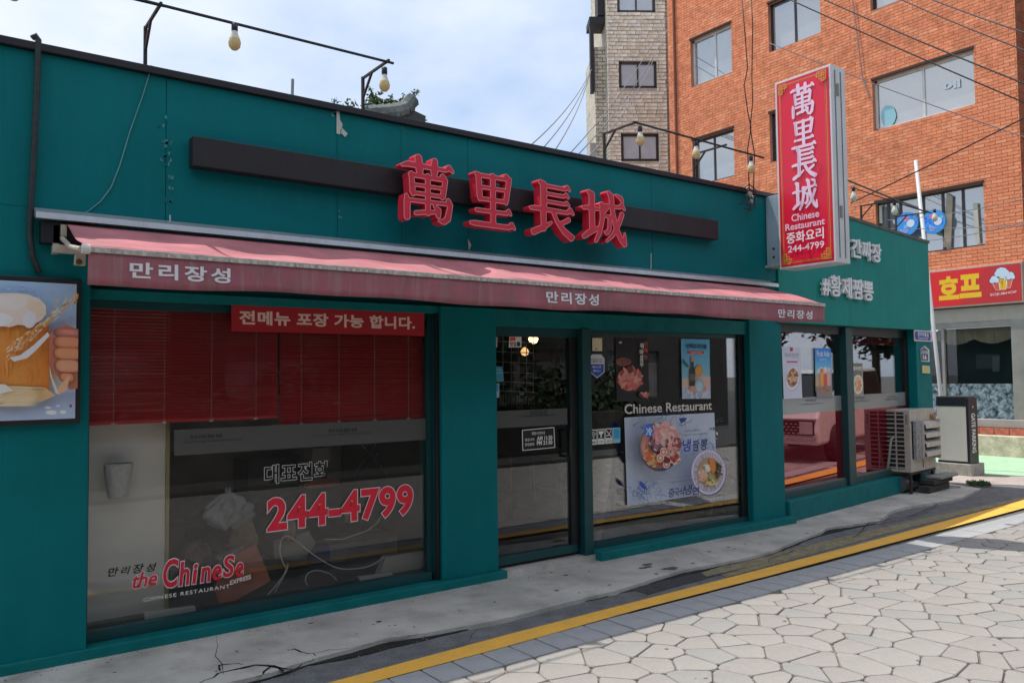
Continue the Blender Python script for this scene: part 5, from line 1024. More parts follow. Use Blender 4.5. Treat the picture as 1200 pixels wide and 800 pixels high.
c = AF(w_-.12, h1-.11, .03); g = G(); g.lathe(c, [(.0, -.04), (.035, -.02), (.045, .0), (.03, .03), (0, .045)], 9); g.build('rust_spot', M('rust_orange', (.42, .22, .10), .8, var=.5, vs=60), ac)
G().ob(AL, .255, .285, h1-.19, h1-.06, .001, .003).build('rating_label', M('label_grey', (.22, .24, .28), .6), ac)
for a in (.03, w_-.07):
    for cc in (-dp+.02, -.045): G().ob(AF, a, a+.04, .0, h0, cc, cc+.03).build('stand_leg', IRON, ac)
G().ob(AF, -.02, w_+.02, h0-.035, h0-.002, -.05, -.01).build('stand_rail', IRON, ac); G().ob(AF, -.02, w_+.02, h0-.035, h0-.002, -dp, -dp+.04).build('stand_rail', IRON, ac); G().ob(AF, .05, w_-.05, .08, .11, -.05, -.02).build('stand_rail', IRON, ac)
t = thing('scrap_pile', 'old blackened timber and slab lying under the air conditioner', 'debris', AF(.5, 0, .1)); DKW = M('rotten_wood', (.05, .045, .04), .9, var=.4, vs=12, bump=.8, bs=60)
for a0_, a1_, z0, z1, c0_, c1_, mt in ((.22, .95, .0, .09, .0, .14, DKW), (.35, 1.02, .10, .16, -.02, .16, DKW), (.5, 1.12, .165, .20, .0, .2, M('slab_grey', (.28, .28, .28), .7, var=.3)), (.15, .5, .02, .12, -.25, -.1, DKW)): G().ob(AF, a0_, a1_, z0, z1, c0_, c1_).build('timber', mt, t, bevel=.008)
g = G(); c = AF(-.0, .12, -.18); g.tube([c-WU*.0, c+WU*.25], .11, 16, cap=True); tag(g.build('drain_pipe', M('pipe_grey', (.08, .09, .10), .5, var=.3)), 'dark round pipe end under the left side of the air conditioner', 'pipe')

G().tube([AF(.0, .75, -.20), AF(-.06, .72, -.22), AF(-.08, .45, -.25), AF(-.05, .25, -.30), AF(.02, .2, -.34)], .016, 8).build('refrigerant_hose', M('hose_grey', (.35, .34, .31), .7, dirt=.4), ac, smooth=True)
G().tube([AF(w_-.1, h0, -.1), AF(w_-.08, .15, -.02), AF(w_-.02, .05, .08), AF(w_+.25, .01, .22)], .010, 6).build('drain_hose', M('hose_grey'), ac, smooth=True)
# ------------------------------------------------------------------ parking gate cabinet, leaning white pole, tuft
gt = thing('parking_gate_cabinet', 'white parking gate cabinet with black end lettered GATE PARKING on a stone block', 'cabinet', (13.4, .85, 0))
G().box(13.17, 13.62, .63, 1.20, -.03, .16).build('base_block', M('granite', (.38, .36, .32), .85, var=.25, vs=12, bump=.5), gt, bevel=.01)
CABW = M('cabinet_white', (.60, .60, .54), .45, var=.05, streak=.2, streak_col=(.4, .4, .34))
G().box(13.215, 13.50, .70, 1.15, .19, 1.06).build('body', CABW, gt, bevel=.005); NAVY = M('cabinet_navy', (.016, .02, .028), .4)
G().box(13.21, 13.52, .69, 1.16, 1.06, 1.215).build('cap', NAVY, gt, bevel=.01); G().box(13.205, 13.51, .66, .70, .165, 1.20).build('end_panel', NAVY, gt, bevel=.008); G().box(13.21, 13.52, .67, 1.155, .16, .195).build('foot_band', NAVY, gt)
f = Fr((13.2, .6585, 0), (1, 0, 0)); v, f_ = tmesh('GATE PARKING', .03); lo, hi = v.min(0), v.max(0); g = G()
g.add([f(.23-(q[1]-lo[1])/(hi[1]-lo[1])*.14+.0, .95-(q[0]-lo[0])/(hi[0]-lo[0])*.62, .001) for q in v], [tuple(reversed(t_)) for t_ in f_]); g.v = [f(.09+(q[1]-lo[1])/(hi[1]-lo[1])*.13, .95-(q[0]-lo[0])/(hi[0]-lo[0])*.62, .001) for q in v]; g.build('lettering', WHITEP, gt)
c = f(.15, 1.05, .001); G().tube([c, c+np.array([0, -.004, 0])], .015, 10).build('lock', WHITEP, gt)
pl = thing('leaning_pole', 'thin white pole leaning behind the corner of the green wing', 'pole', at(1104, 478, 14.2))
G().tube([at(1073, 188, 15.6), at(1104, 478, 15.4), at(1110, 545, 15.3)], .030, 10).build('shaft', WHITEM, pl, smooth=True)
def tuft(name, label, p, n, h, r, mat, cat='plant'):
    g = G(); p = np.array(p)
    for _ in range(n):
        a = random.random()*6.28; q = r*math.sqrt(random.random()); b = p+np.array([q*math.cos(a), q*math.sin(a), 0]); t = random.random()*6.28; L_ = h*random.uniform(.5, 1); o = np.array([math.cos(t), math.sin(t), 0])*L_*random.uniform(.2, .9); s_ = np.array([-math.sin(t), math.cos(t), 0])*.006
        g.add([b-s_, b+s_, b+o*.5+(0, 0, L_*.7)+s_*.8, b+o*.5+(0, 0, L_*.7)-s_*.8, b+o+(0, 0, L_*.75)], [(0, 1, 2, 3), (3, 2, 4)])
    o = g.build(name, mat); tag(o, label, cat); return o
GRASS = M('grass_green', (.06, .12, .03), .8, var=.4, vs=30)
tuft('grass_tuft', 'small tuft of grass growing in the cracked concrete before the gate cabinet', gnd(1147, 568, -.01), 260, .09, .16, GRASS)

# ------------------------------------------------------------------ brick apartment building across the side street
bb_ = thing('brick_building', 'tall orange brick apartment building across the side street', 'building', (XB+4, 5, 0))
def brickmat(name, cols, mortar, bw, bh, ms, rot=0, bump=.6, contrast=.5, dirt_col=(.2, .09, .06), rough=.85, squash=1, dirt=.5):
    m = bpy.data.materials.new(name); m.use_nodes = True; t = m.node_tree; n = t.nodes; l = t.links.new; p = n['Principled BSDF']; p.inputs['Roughness'].default_value = rough
    co = n.new('ShaderNodeTexCoord').outputs['Object']; mp_ = n.new('ShaderNodeMapping'); mp_.inputs['Rotation'].default_value = (0, 0, rot); l(co, mp_.inputs[0])
    sp_ = n.new('ShaderNodeSeparateXYZ'); l(mp_.outputs[0], sp_.inputs[0]); cb = n.new('ShaderNodeCombineXYZ'); l(sp_.outputs[0], cb.inputs[0]); l(sp_.outputs[2], cb.inputs[1])
    b = n.new('ShaderNodeTexBrick'); b.inputs['Scale'].default_value = 1; b.inputs['Brick Width'].default_value = bw; b.inputs['Row Height'].default_value = bh; b.inputs['Mortar Size'].default_value = ms; b.inputs['Mortar Smooth'].default_value = .2; b.inputs['Bias'].default_value = 0
    b.inputs['Color1'].default_value = (*cols[0], 1); b.inputs['Color2'].default_value = (*cols[1], 1); b.inputs['Mortar'].default_value = (*mortar, 1); l(cb.outputs[0], b.inputs['Vector'])
    ns = n.new('ShaderNodeTexNoise'); ns.inputs['Scale'].default_value = .9; ns.inputs['Detail'].default_value = 7; ns.inputs['Roughness'].default_value = .7; l(co, ns.inputs['Vector'])
    mr = n.new('ShaderNodeMapRange'); mr.inputs[1].default_value = .45; mr.inputs[2].default_value = .8; mr.inputs[4].default_value = dirt; l(ns.outputs[0], mr.inputs[0])
    mx_ = n.new('ShaderNodeMixRGB'); mx_.inputs[2].default_value = (*dirt_col, 1); l(mr.outputs[0], mx_.inputs[0]); l(b.outputs['Color'], mx_.inputs[1])
    n2 = n.new('ShaderNodeTexNoise'); n2.inputs['Scale'].default_value = 5; n2.inputs['Detail'].default_value = 3; mq = n.new('ShaderNodeMapping'); mq.inputs['Scale'].default_value = (1, 1, 4); l(cb.outputs[0], mq.inputs[0]); l(co, n2.inputs['Vector'])
    m2 = n.new('ShaderNodeMixRGB'); m2.blend_type = 'MULTIPLY'; m2.inputs[0].default_value = contrast; v2 = n.new('ShaderNodeMapRange'); v2.inputs[1].default_value = .3; v2.inputs[2].default_value = .7; v2.inputs[3].default_value = .55; v2.inputs[4].default_value = 1.35; l(n2.outputs[0], v2.inputs[0])
    l(mx_.outputs[0], m2.inputs[1]); l(v2.outputs[0], m2.inputs[2]); l(m2.outputs[0], p.inputs['Base Color'])
    bu = n.new('ShaderNodeBump'); bu.inputs['Strength'].default_value = bump; bu.inputs['Distance'].default_value = .02; iv = n.new('ShaderNodeMath'); iv.operation = 'SUBTRACT'; iv.inputs[0].default_value = 1; l(b.outputs['Fac'], iv.inputs[1]); ad = n.new('ShaderNodeMath'); ad.operation = 'ADD'; nb = n.new('ShaderNodeTexNoise'); nb.inputs['Scale'].default_value = 14; l(co, nb.inputs['Vector']); l(iv.outputs[0], ad.inputs[0]); l(nb.outputs[0], ad.inputs[1]); l(ad.outputs[0], bu.inputs['Height']); l(bu.outputs[0], p.inputs['Normal'])
    return m
BRICK = brickmat('orange_brick', ((.56, .175, .075), (.40, .10, .045)), (.40, .25, .17), .21, .072, .008, rot=math.radians(90), contrast=.6, dirt_col=(.22, .085, .05))
ycor = float(pX(784, 120, XB)[1]); HT = 16.0
def bpx(u, v): return BRK.ab(u, v)
wins = {}
def hole(nm, x0, y1, x1, y0, ref=None):             # rectangle between two pixels: top-left, bottom-right
    a0, b1_ = bpx(x0, y1); a1, b0_ = bpx(x1, y0); wins[nm] = (a0, b0_, a1, b1_); return wins[nm]
hole('A', 1022, 95, 1143, 122); hole('B', 1026, 238, 1155, 287); hole('C', 809, 48, 858, 84); hole('D', 813, 165, 862, 206); hole('E', 901, 7, 962, 38)
wins['F'] = (wins['A'][0]+.02, 9.80, wins['A'][0]+1.9, 11.1); wins['E'] = (bpx(901, 50)[0], bpx(901, 62)[1], bpx(962, 38)[0], bpx(901, 62)[1]+1.25); wins['D'] = (wins['C'][0], 6.85, wins['C'][2], 8.13); wins['G'] = (bpx(902, 150)[0], 6.95, bpx(909, 150)[0]+.8, 8.2); wins['D2'] = (-1.2, 4.15, 1.0, 5.43) if False else wins['G']
GB_ = [wins[k] for k in 'ABCDEFG']; ynear = 1.30; a_far, a_near = -ycor, -ynear
zf0 = 2.62                                          # top of the shop front opening
shop = (bpx(1094, 400)[0]-.6, .70, bpx(1186, 400)[0], zf0)
g = holes_wall(G(), BRK, a_far, a_near, 2.90, HT, GB_, .17); g.build('brick_wall', M('brick_mortar', (.46, .21, .125), .9, var=.2, vs=6), bb_)
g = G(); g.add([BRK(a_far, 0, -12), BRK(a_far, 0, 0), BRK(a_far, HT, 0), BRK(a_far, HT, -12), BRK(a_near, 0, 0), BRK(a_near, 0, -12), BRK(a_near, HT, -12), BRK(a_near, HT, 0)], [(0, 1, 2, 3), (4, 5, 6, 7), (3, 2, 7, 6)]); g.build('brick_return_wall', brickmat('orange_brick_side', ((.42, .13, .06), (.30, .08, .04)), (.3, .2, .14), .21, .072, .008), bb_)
BM = [M('brick_%s' % k, c, .85, var=.22, vs=7, dirt=.3, dirt_col=(.20, .07, .045), ds=.9, spec=.2) for k, c in (('orange', (.82, .30, .155)), ('red', (.76, .26, .13)), ('light', (.86, .35, .19)), ('deep', (.78, .275, .14)))]
rest_g = G(); near = []; row = 0; z = 2.94
while z < 13.0:
    a = a_far+.02-(.105 if row % 2 else 0)
    while a < a_near-.02:
        x0_, x1_ = max(a, a_far+.01), min(a+.197, a_near); ca = (x0_+x1_)/2
        segs = [(x0_, x1_)]
        for h in GB_:
            if h[1]-.055 < z < h[3]-.0: segs = [t_ for p_, q_ in segs for t_ in ((p_, min(q_, h[0])), (max(p_, h[2]), q_)) if t_[1]-t_[0] > .015]
        for x0_, x1_ in segs:
            ca = (x0_+x1_)/2; q = R@(BRK(ca, z)-CAM); u, v = CX+FPX*q[0]/q[2], CY+FPX*q[1]/q[2]
            if u < 1215 and -12 < v < 480:
                k = random.choice([0, 0, 0, 1, 1, 2, 3, 3]); th = .004+random.uniform(0, .004)
                shown = not (905 < u < 1001 and 70 < v < 318) and v < 320 and u > 990
                if shown and x1_-x0_ > .19: near.append((np.linalg.norm(BRK(ca, z)-CAM), ca, z, k, th))
                else: rest_g.ob(BRK, x0_, x1_, z, z+.060, 0, th, k)
        a += .2075
    z += .071; row += 1
near.sort(key=lambda t_: t_[0]); bmesh_ = [G().ob(Fr((0, 0, 0), (0, -1, 0)), -.0985, .0985, 0, .060, 0, .009).mesh('brick', m_) for m_ in BM]
for i, (d_, ca, z, k, th) in enumerate(near):
    if i < 300: link('brick', bmesh_[k], bb_, pos=BRK(ca, z, random.uniform(-.002, .003)))
    else: rest_g.ob(BRK, ca-.0985, ca+.0985, z, z+.060, 0, th, k)
rest_g.build('bricks', BM, bb_)['kind'] = 'stuff'
# wall stub beyond the near corner (set back)
G().box(XB+.35, XB+12, -1.2, ynear-.001, 0, HT).build('brick_wall_set_back', BRICK, bb_)
G().ob(BRK, a_far-.0, a_far+.9, 0, 2.95, -.5, -.0).build('ground_floor_wall', M('shop_wall', (.2, .19, .18), .8), bb_)
WFR = M('white_window_frame', (.62, .64, .63), .4); DFR = M('brown_window_frame', (.035, .03, .03), .4); CUR = M('curtain_pale', (.40, .45, .46), .9, var=.15, vs=1.5); DRK = M('room_dark', (.02, .02, .022), .9)
def fwin(k, frame, split, w=.05, sash2=None, back=CUR, dark_half=None):
    a0, b0_, a1, b1_ = wins[k]; f = Fr(BRK(0, 0, -.13), (0, -1, 0)); wn = G().ob(f, a0, a1, b0_, b0_+w, -.04, .02).ob(f, a0, a1, b1_-w, b1_, -.04, .02).ob(f, a0, a0+w, b0_, b1_, -.04, .02).ob(f, a1-w, a1, b0_, b1_, -.04, .02).build('window', frame, bb_)
    e_ = [a0+w]+[a0+(a1-a0)*q for q in split]+[a1-w]
    for i, (p_, q_) in enumerate(zip(e_, e_[1:])):
        G().ob(f, p_+.01, q_-.01, b0_+w, b1_-w, -.02, -.012).build('pane', SKYGL, wn)
        if i < len(e_)-2: G().ob(f, q_-.025, q_+.025, b0_+w, b1_-w, -.03, .012).build('mullion', frame, wn)
        G().ob(f, p_-.03, q_+.03, b0_+.0, b1_-.0, -.16, -.14).build('blind', DRK if dark_half == i else back, wn)
    return wn
fwin('A', WFR, (.5,), .055); fwin('B', DFR, (.10, .22, .44, .62, .80), .04, back=M('blind_teal', (.24, .34, .38), .8, var=.35, vs=2.2)); fwin('C', WFR, (.55,), .06, dark_half=1); fwin('D', DFR, (.47,), .05); fwin('E', DFR, (.48,), .04, back=M('curtain_cream', (.42, .44, .36), .8, var=.2, vs=2)); fwin('F', DFR, (.6,), .05); fwin('G', DFR, (.5,), .05, back=DRK)
a0, b0_, a1, b1_ = wins['A']
for nm in 'ABCDEFG':
    a0, b0_, a1, b1_ = wins[nm]; G().ob(BRK, a0-.02, a1+.02, b1_, b1_+.05, -.02, .03).build('lintel', M('lintel_dark', (.05, .035, .03), .8), bb_)
pr = Pr(Fr(BRK(0, 0, -.115), (0, -1, 0))); pr.text('에', (1105, 108), (1125, 92), (225, 232, 240), .04); pr.ell(1041, 136, 9, 13, (110, 150, 160), 16, 0, .1); pr.build('window_print', PRINT, bb_)
# leaning curtain piece and pale post in the lower big window
f = Fr(BRK(0, 0, -.10), (0, -1, 0)); G().prism(f, [f.ab(*p) for p in ((1110, 226), (1117, 230), (1115, 290), (1106, 290))], 0, .03).build('curtain', M('curtain_beige', (.36, .31, .25), .9), bb_)
for px in ([(1141, 238), (1146, 238), (1149, 285), (1144, 285)], [(1031, 241), (1034, 241), (1034.5, 262), (1031.5, 262)]): G().prism(f, [f.ab(*p) for p in px], 0, .03).build('sash', M('sash_cream', (.5, .5, .43), .6), bb_)
# two round blue signs in front of the window
for u, v, lab in ((1062.5, 262.5, 'round blue sign with coloured dots before the apartment window, left of two'), (1094, 260, 'round blue sign with coloured dots before the apartment window, right of two')):
    f = Fr(BRK(0, 0, .10), (0, -1, 0)); ca, cb_ = f.ab(u, v); r_ = .255; t = thing('round_sign', lab, 'sign', f(ca, cb_), 'round blue signs'); g = G(); g.tube([f(ca, cb_, -.03), f(ca, cb_, .0)], r_, 28); g.build('disc', M('disc_blue', (.03, .19, .46), .4), t); G().tube([f(ca, cb_, -.24), f(ca, cb_, -.03)], .02, 6).build('bracket', IRON, t)
    pr = Pr(f, .001); pr.ell(ca, cb_, r_*.96, r_*.96, (40, 130, 200), 30, px=False)
    for k in range(26): a_ = random.random()*6.28; q_ = r_*.8*math.sqrt(random.random()); pr.ell(ca+q_*math.cos(a_), cb_+q_*math.sin(a_), random.uniform(.01, .05), random.uniform(.01, .03), random.choice([(40, 90, 190), (70, 170, 220), (30, 70, 160), (120, 190, 230)]), 8, random.random()*3, .4, px=False)
    pr.ell(ca-.02, cb_+.12, .065, .05, (226, 110, 170), 14, px=False); pr.ell(ca+.09, cb_+.0, .085, .085, (225, 235, 250), 18, px=False); pr.ell(ca-.03, cb_-.14, .07, .06, (120, 140, 210), 14, px=False); pr.line([f.ab(u-7, v-3), f.ab(u+1, v+9)], .8, (215, 230, 248)); pr.line([f.ab(u, v), f.ab(u+7, v+9)], .8, (215, 230, 248)) if False else None; pr.build('print', PRINTG, t)
# vertical pipe and quoin at the far corner, parapet marks
G().tube([BRK(a_far+.28, 2.9, .04), BRK(a_far+.28, HT, .04)], .035, 6).build('rain_pipe', M('pipe_brick', (.22, .08, .05), .7), bb_)

# hof shop front on its ground floor
hs = thing('hof_shop_sign', 'red shop sign with yellow 호프 lettering and foaming beer cups on the brick building', 'sign', BRK(-2.2, 2.95, .1))
FH = Fr(BRK(0, 0, .16), (0, -1, 0)); A0 = FH.ab(1088, 320)[0]-.25; z0s = FH.ab(1120, 360)[1]; z1s = FH.ab(1120, 314)[1]; z0s, z1s = 2.93, 3.72
G().ob(BRK, A0, -1.3, z0s, z1s, .0, .155).build('box', M('sign_edge', (.45, .40, .36), .5), hs, bevel=.006)
pr = Pr(FH, gain=1.); hr = (226, 40, 42); pr.rab(A0+.02, z0s+.03, -1.32, z1s-.03, (224, 34, 40)); sp_a = FH.ab(1156, 310)[0]; pr.poly([(sp_a, z1s-.03), (-1.32, z1s-.03), (-1.32, z0s+.03), (sp_a-.55, z0s+.03)], (196, 44, 50), False)
def zh(x, y): return (1080+x/10., 290+y/10.)
pr.text('호', zh(205, 622), zh(432, 325), (244, 200, 34), .05); pr.text('프', zh(447, 598), zh(692, 298), (244, 200, 34), .05)
# cups: pink, yellow, pink with foam heads outlined in dark
for pts, c1 in (([(830, 415), (905, 410), (915, 495), (875, 500)], (206, 90, 84)), ([(1000, 375), (1062, 370), (1040, 470), (1003, 475)], (216, 110, 90)), ([(900, 360), (995, 352), (985, 488), (922, 492)], (226, 186, 40))):
    cxx = sum(p[0] for p in pts)/4; cyy = sum(p[1] for p in pts)/4; pr.poly([zh(cxx+(x-cxx)*1.18, cyy+(y-cyy)*1.06) for x, y in pts], (236, 228, 214)); pr.poly([zh(*p) for p in pts], c1)
pr.poly([zh(925, 385), zh(945, 380), zh(960, 410), zh(955, 440), zh(930, 430)], (200, 150, 30)); pr.line([zh(945, 380), zh(950, 470)], .7, (190, 140, 30))
for x, y, r_ in ((850, 372, 40), (825, 392, 28), (880, 385, 30), (1045, 325, 40), (1070, 345, 26), (1020, 350, 28), (940, 290, 58), (890, 310, 34), (990, 300, 40), (905, 275, 30), (970, 270, 32), (945, 330, 36)): pr.ell(*zh(x, y), (r_+5)/10, (r_+5)/10, (60, 40, 70), 14)
for x, y, r_ in ((850, 372, 40), (825, 392, 28), (880, 385, 30), (1045, 325, 40), (1070, 345, 26), (1020, 350, 28), (940, 290, 58), (890, 310, 34), (990, 300, 40), (905, 275, 30), (970, 270, 32), (945, 330, 36)): pr.ell(*zh(x, y), r_/10, r_/10, (206, 226, 244), 14)
pr.poly([zh(965, 330), zh(985, 330), zh(985, 372), zh(975, 385), zh(965, 365)], (206, 226, 244))
pr.text('SOJU&HOF', zh(805, 578), zh(1115, 515), (232, 220, 216), .008, rise=.02); pr.build('face', PRINT, hs)
sf = thing('street_shop', 'dark shop window with a scalloped curtain and blue marbled lower panels under the red sign', 'shop front', BRK(-2.4, 0, .1))
SFG = M('shop_stucco', (.40, .38, .34), .8, var=.1, streak=.3, streak_col=(.26, .24, .2)); AL2 = M('shop_frame', (.30, .29, .27), .45, .2, var=.15)
G().ob(BRK, a_far+.9, -1.3, 2.62, 2.90, -.02, .04).build('fascia_board', SFG, sf); aR = bpx(1187, 420)[0]; aM0 = bpx(1105.5, 420)[0]; 
for a_ in (a_far+.9, bpx(1090, 420)[0]-1.2): pass
z_l = FH.ab(1150, 440)[1]; zsill = .66; zlow = 1.36
G().ob(BRK, a_far+.9, aR, 2.50, 2.62, -.10, .03).build('head_frame', AL2, sf); G().ob(BRK, aM0-.02, aM0+.035, zsill, 2.5, -.06, .02).build('mullion', AL2, sf)
G().ob(BRK, aR, aR+.24, .40, 2.62, -.10, .05).build('post', AL2, sf, bevel=.01); G().ob(BRK, aR+.26, -1.3, .40, 2.62, -.08, .03).build('end_panel', M('end_panel', (.33, .34, .36), .5), sf)
pr = Pr(Fr(BRK(0, 0, .031), (0, -1, 0))); pr.rab(aR+.30, 1.75, -1.34, 1.92, (225, 228, 232)); pr.rab(aR+.30, 1.15, -1.34, 1.35, (225, 228, 232)) ; pr.build('notices', PRINT, sf)
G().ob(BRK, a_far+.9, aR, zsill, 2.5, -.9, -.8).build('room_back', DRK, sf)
o = G().ob(BRK, a_far+.9, aR, zlow, 2.5, -.05, -.042).build('pane', GLASSD, sf)
MARB = bpy.data.materials.new('marble_blue'); MARB.use_nodes = True; t_ = MARB.node_tree; n_ = t_.nodes; vo = n_.new('ShaderNodeTexNoise'); vo.inputs['Scale'].default_value = 9; vo.inputs['Detail'].default_value = 9; vo.inputs['Roughness'].default_value = .75; vo.inputs['Distortion'].default_value = .7; rp = n_.new('ShaderNodeValToRGB'); rp.color_ramp.elements[0].position = .40; rp.color_ramp.elements[0].color = (.012, .02, .03, 1); rp.color_ramp.elements[1].position = .62; rp.color_ramp.elements[1].color = (.33, .43, .50, 1); tcx = n_.new('ShaderNodeTexCoord'); t_.links.new(tcx.outputs['Object'], vo.inputs['Vector']); t_.links.new(vo.outputs[0], rp.inputs[0]); t_.links.new(rp.outputs[0], n_['Principled BSDF'].inputs['Base Color']); n_['Principled BSDF'].inputs['Roughness'].default_value = .3
G().ob(BRK, a_far+.9, aR, zsill, zlow, -.08, -.03).build('marbled_panel', MARB, sf)
ne = 40; vv = []; g = G(); f = Fr(BRK(0, 0, -.20), (0, -1, 0)); ac0, ac1 = bpx(1094, 400)[0], aR
for i in range(ne+1):
    a_ = ac0+(ac1-ac0)*i/ne; zz = 2.27-.10*abs(math.sin((a_-ac0)*math.pi/.72)); vv += [f(a_, 2.5, 0), f(a_, zz, .03*math.sin(a_*30))]
g.add(vv, [(2*i, 2*i+1, 2*i+3, 2*i+2) for i in range(ne)]); g.build('scalloped_curtain', M('curtain_tan', (.33, .29, .19), .9, var=.2), sf)
pr = Pr(Fr(BRK(0, 0, -.7), (0, -1, 0))); pr.rect(1144, 415, 1172, 432, (38, 40, 44)); pr.rect(1163, 417, 1171, 435, (70, 72, 74)); pr.build('wall_notice', PRINT, sf)
G().ob(BRK, a_far+.9, -1.3, .50, zsill, -.1, .10).build('sill', M('sill_steel', (.42, .40, .38), .4, .3), sf, bevel=.01)
kb = struct(G().ob(BRK, a_far, -1.0, -.1, .36, .0, .55).build('stone_kerb', M('rough_stone', (.58, .49, .38), .9, var=.3, vs=6, bump=1, bs=25, dirt=.4, dirt_col=(.2, .17, .13), ds=5))); WO[kb.name] = np.zeros(3)
LB = M('ledge_brick', (.46, .15, .09), .85, var=.3, vs=10); a_ = a_far+2; gbk = G().ob(Fr((0, 0, 0), (0, -1, 0)), -.10, .10, 0, .10, -.06, .06); 
while a_ < -1.1: link('ledge_brick', G().ob(Fr((0, 0, 0), (0, -1, 0)), -.13, .13, 0, .12, -.08, .08).mesh('ledge_brick', LB) if a_ == a_far+2 else bpy.data.meshes['ledge_brick'], sf, pos=BRK(a_, .37, .10)); a_ += .275

# ------------------------------------------------------------------ stone faced tower block behind
tb0 = at(703, 190, 31.); dv = R.T@np.array([1, 0, 0]); dv = np.array([dv[0], dv[1], 0])+np.array([.03, .03, 0]); FT = Fr((tb0[0], tb0[1], 0), tuple(dv)); FT.o[2] = 0; FT.u = np.array([dv[0], dv[1], 0])/np.linalg.norm(dv[:2]); FT.n = np.cross(FT.u, FT.w)
tw_ = thing('stone_tower_block', 'pale split stone faced tower block with three dark framed windows behind the restaurant', 'building', FT(1, 0, -3))
STN = brickmat('split_stone', ((.74, .68, .56), (.62, .56, .45)), (.30, .26, .2), .40, .145, .018, rot=-math.atan2(FT.u[1], FT.u[0]), bump=1., contrast=.7, dirt_col=(.30, .26, .2), dirt=.4)
tA = [FT.ab(u, 100)[0] for u in (712, 727, 779, 784)]; tH = 20.
tws = []
for x0, y1, x1, y0 in ((723, -8, 768, 15), (725, 72, 770, 103.5), (727.5, 156.5, 772.5, 189)):
    a0, b1_ = FT.ab(x0, y1); a1, b0_ = FT.ab(x1, y0); tws.append((a0, b0_, a1, b1_))
aL_ = FT.ab(712, 100)[0]; aR_ = FT.ab(781, 100)[0]
g = holes_wall(G(), FT, aL_, aR_, 0, tH, tws, .12); g.build('stone_wall', M('stone_mortar', (.50, .45, .36), .9, var=.2), tw_)
SM = [M('split_stone_%s' % k, c, .9, var=.25, vs=5, bump=1, bs=18, spec=.2) for k, c in (('pale', (.88, .82, .70)), ('tan', (.80, .72, .58)), ('grey', (.80, .76, .67)))]
zlo, zhi = FT.ab(745, 205)[1], FT.ab(745, -3)[1]; z = zlo; row = 0; cnt = 0; sg = G()
while z < zhi:
    a = aL_-(.2 if row % 2 else 0)-random.uniform(0, .1)
    while a < aR_:
        L_ = random.choice([.34, .42, .5]); x0_, x1_ = max(a, aL_), min(a+L_-.02, aR_)
        segs = [(x0_, x1_)]
        for h in tws:
            if h[1]-.13 < z < h[3]:
                segs = [t_ for p_, q_ in segs for t_ in ((p_, min(q_, h[0])), (max(p_, h[2]), q_)) if t_[1]-t_[0] > .03]
        for p_, q_ in segs:
            if q_-p_ < .04: continue
            th = .02+random.uniform(0, .035); w2_, e_ = (q_-p_)/2, .012; F_ = Fr((0, 0, 0), tuple(FT.u)); g = G(); v8 = [F_(-w2_, 0, 0), F_(w2_, 0, 0), F_(w2_, .125, 0), F_(-w2_, .125, 0), F_(-w2_+e_, e_, th), F_(w2_-e_, e_, th+random.uniform(-.01, .01)), F_(w2_-e_, .125-e_, th+random.uniform(-.01, .01)), F_(-w2_+e_, .125-e_, th)]; fs_q = [(4, 5, 6, 7), (0, 1, 5, 4), (1, 2, 6, 5), (2, 3, 7, 6), (3, 0, 4, 7)]; o_ = FT((p_+q_)/2, z)
            k = random.choice([0, 0, 1, 2])
            if cnt < 300: g.add(v8, fs_q); g.build('stone', SM[k], tw_, pos=o_); cnt += 1
            else: sg.add([q8+o_ for q8 in v8], fs_q, k)
        a += L_
    z += .145; row += 1
if sg.v: sg.build('stones', SM, tw_)['kind'] = 'stuff'
aLL = FT.ab(701, 150)[0]; G().ob(FT, aLL-.02, aL_, 0, 17.5-3.3, -3, -.45).build('stone_wing_wall', STN, tw_)
G().ob(FT, aL_, aR_, 0, tH-.02, -4, -.13).build('core_wall', STN, tw_)
G().ob(FT, aR_, aR_+.30, 0, tH, -4, -.35).build('corner_pier', STN, tw_); G().tube([FT(aR_+.16, 0, -.2), FT(aR_+.16, tH, -.2)], .05, 6).build('white_downpipe', WHITEM, tw_)
TD = M('tower_trim', (.018, .018, .022), .6); e0 = FT.ab(692.5, 15)[1]; e1 = FT.ab(692.5, 24)[1]; aE = FT.ab(692, 20)[0]
zt1 = FT.ab(700, 104)[1]; 
G().ob(FT, aE, aL_-.0, e1, e1+.28, -1.2, -.30).build('eave_block', TD, tw_); G().ob(FT, aE+.02, aE+.16, zt1, e1, -.6, -.30).build('eave_post', TD, tw_); G().ob(FT, aL_-.28, aL_-.0, e1+.33, tH, -1, -.30).build('eave_wall', TD, tw_)
for (a0, b0_, a1, b1_) in tws:
    f = Fr(FT(0, 0, -.06), tuple(FT.u)); w = .10; wn = G().ob(f, a0, a1, b0_, b0_+w, -.03, .03).ob(f, a0, a1, b1_-w, b1_, -.03, .03).ob(f, a0, a0+w, b0_, b1_, -.03, .03).ob(f, a1-w, a1, b0_, b1_, -.03, .03).build('window', DFR, tw_)
    am = a0+(a1-a0)*.5; G().ob(f, am-.03, am+.03, b0_+w, b1_-w, -.03, .02).build('mullion', DFR, wn)
    for p_, q_ in ((a0+w, am-.03), (am+.03, a1-w)): G().ob(f, p_, q_, b0_+w, b1_-w, -.012, -.006).build('pane', TWGL, wn); G().ob(f, p_, q_, b0_+w, b1_-w, -.05, -.04).build('blind', CUR, wn)
g = G().ob(FT, aLL-.25, aLL-.02, FT.ab(698, 183)[1], FT.ab(698, 163)[1], -.7, -.46); tag(g.build('far_air_conditioner', M('far_grey', (.4, .4, .4), .6), bevel=.01), 'small grey outdoor unit hanging on the left side of the stone tower block', 'air conditioner')

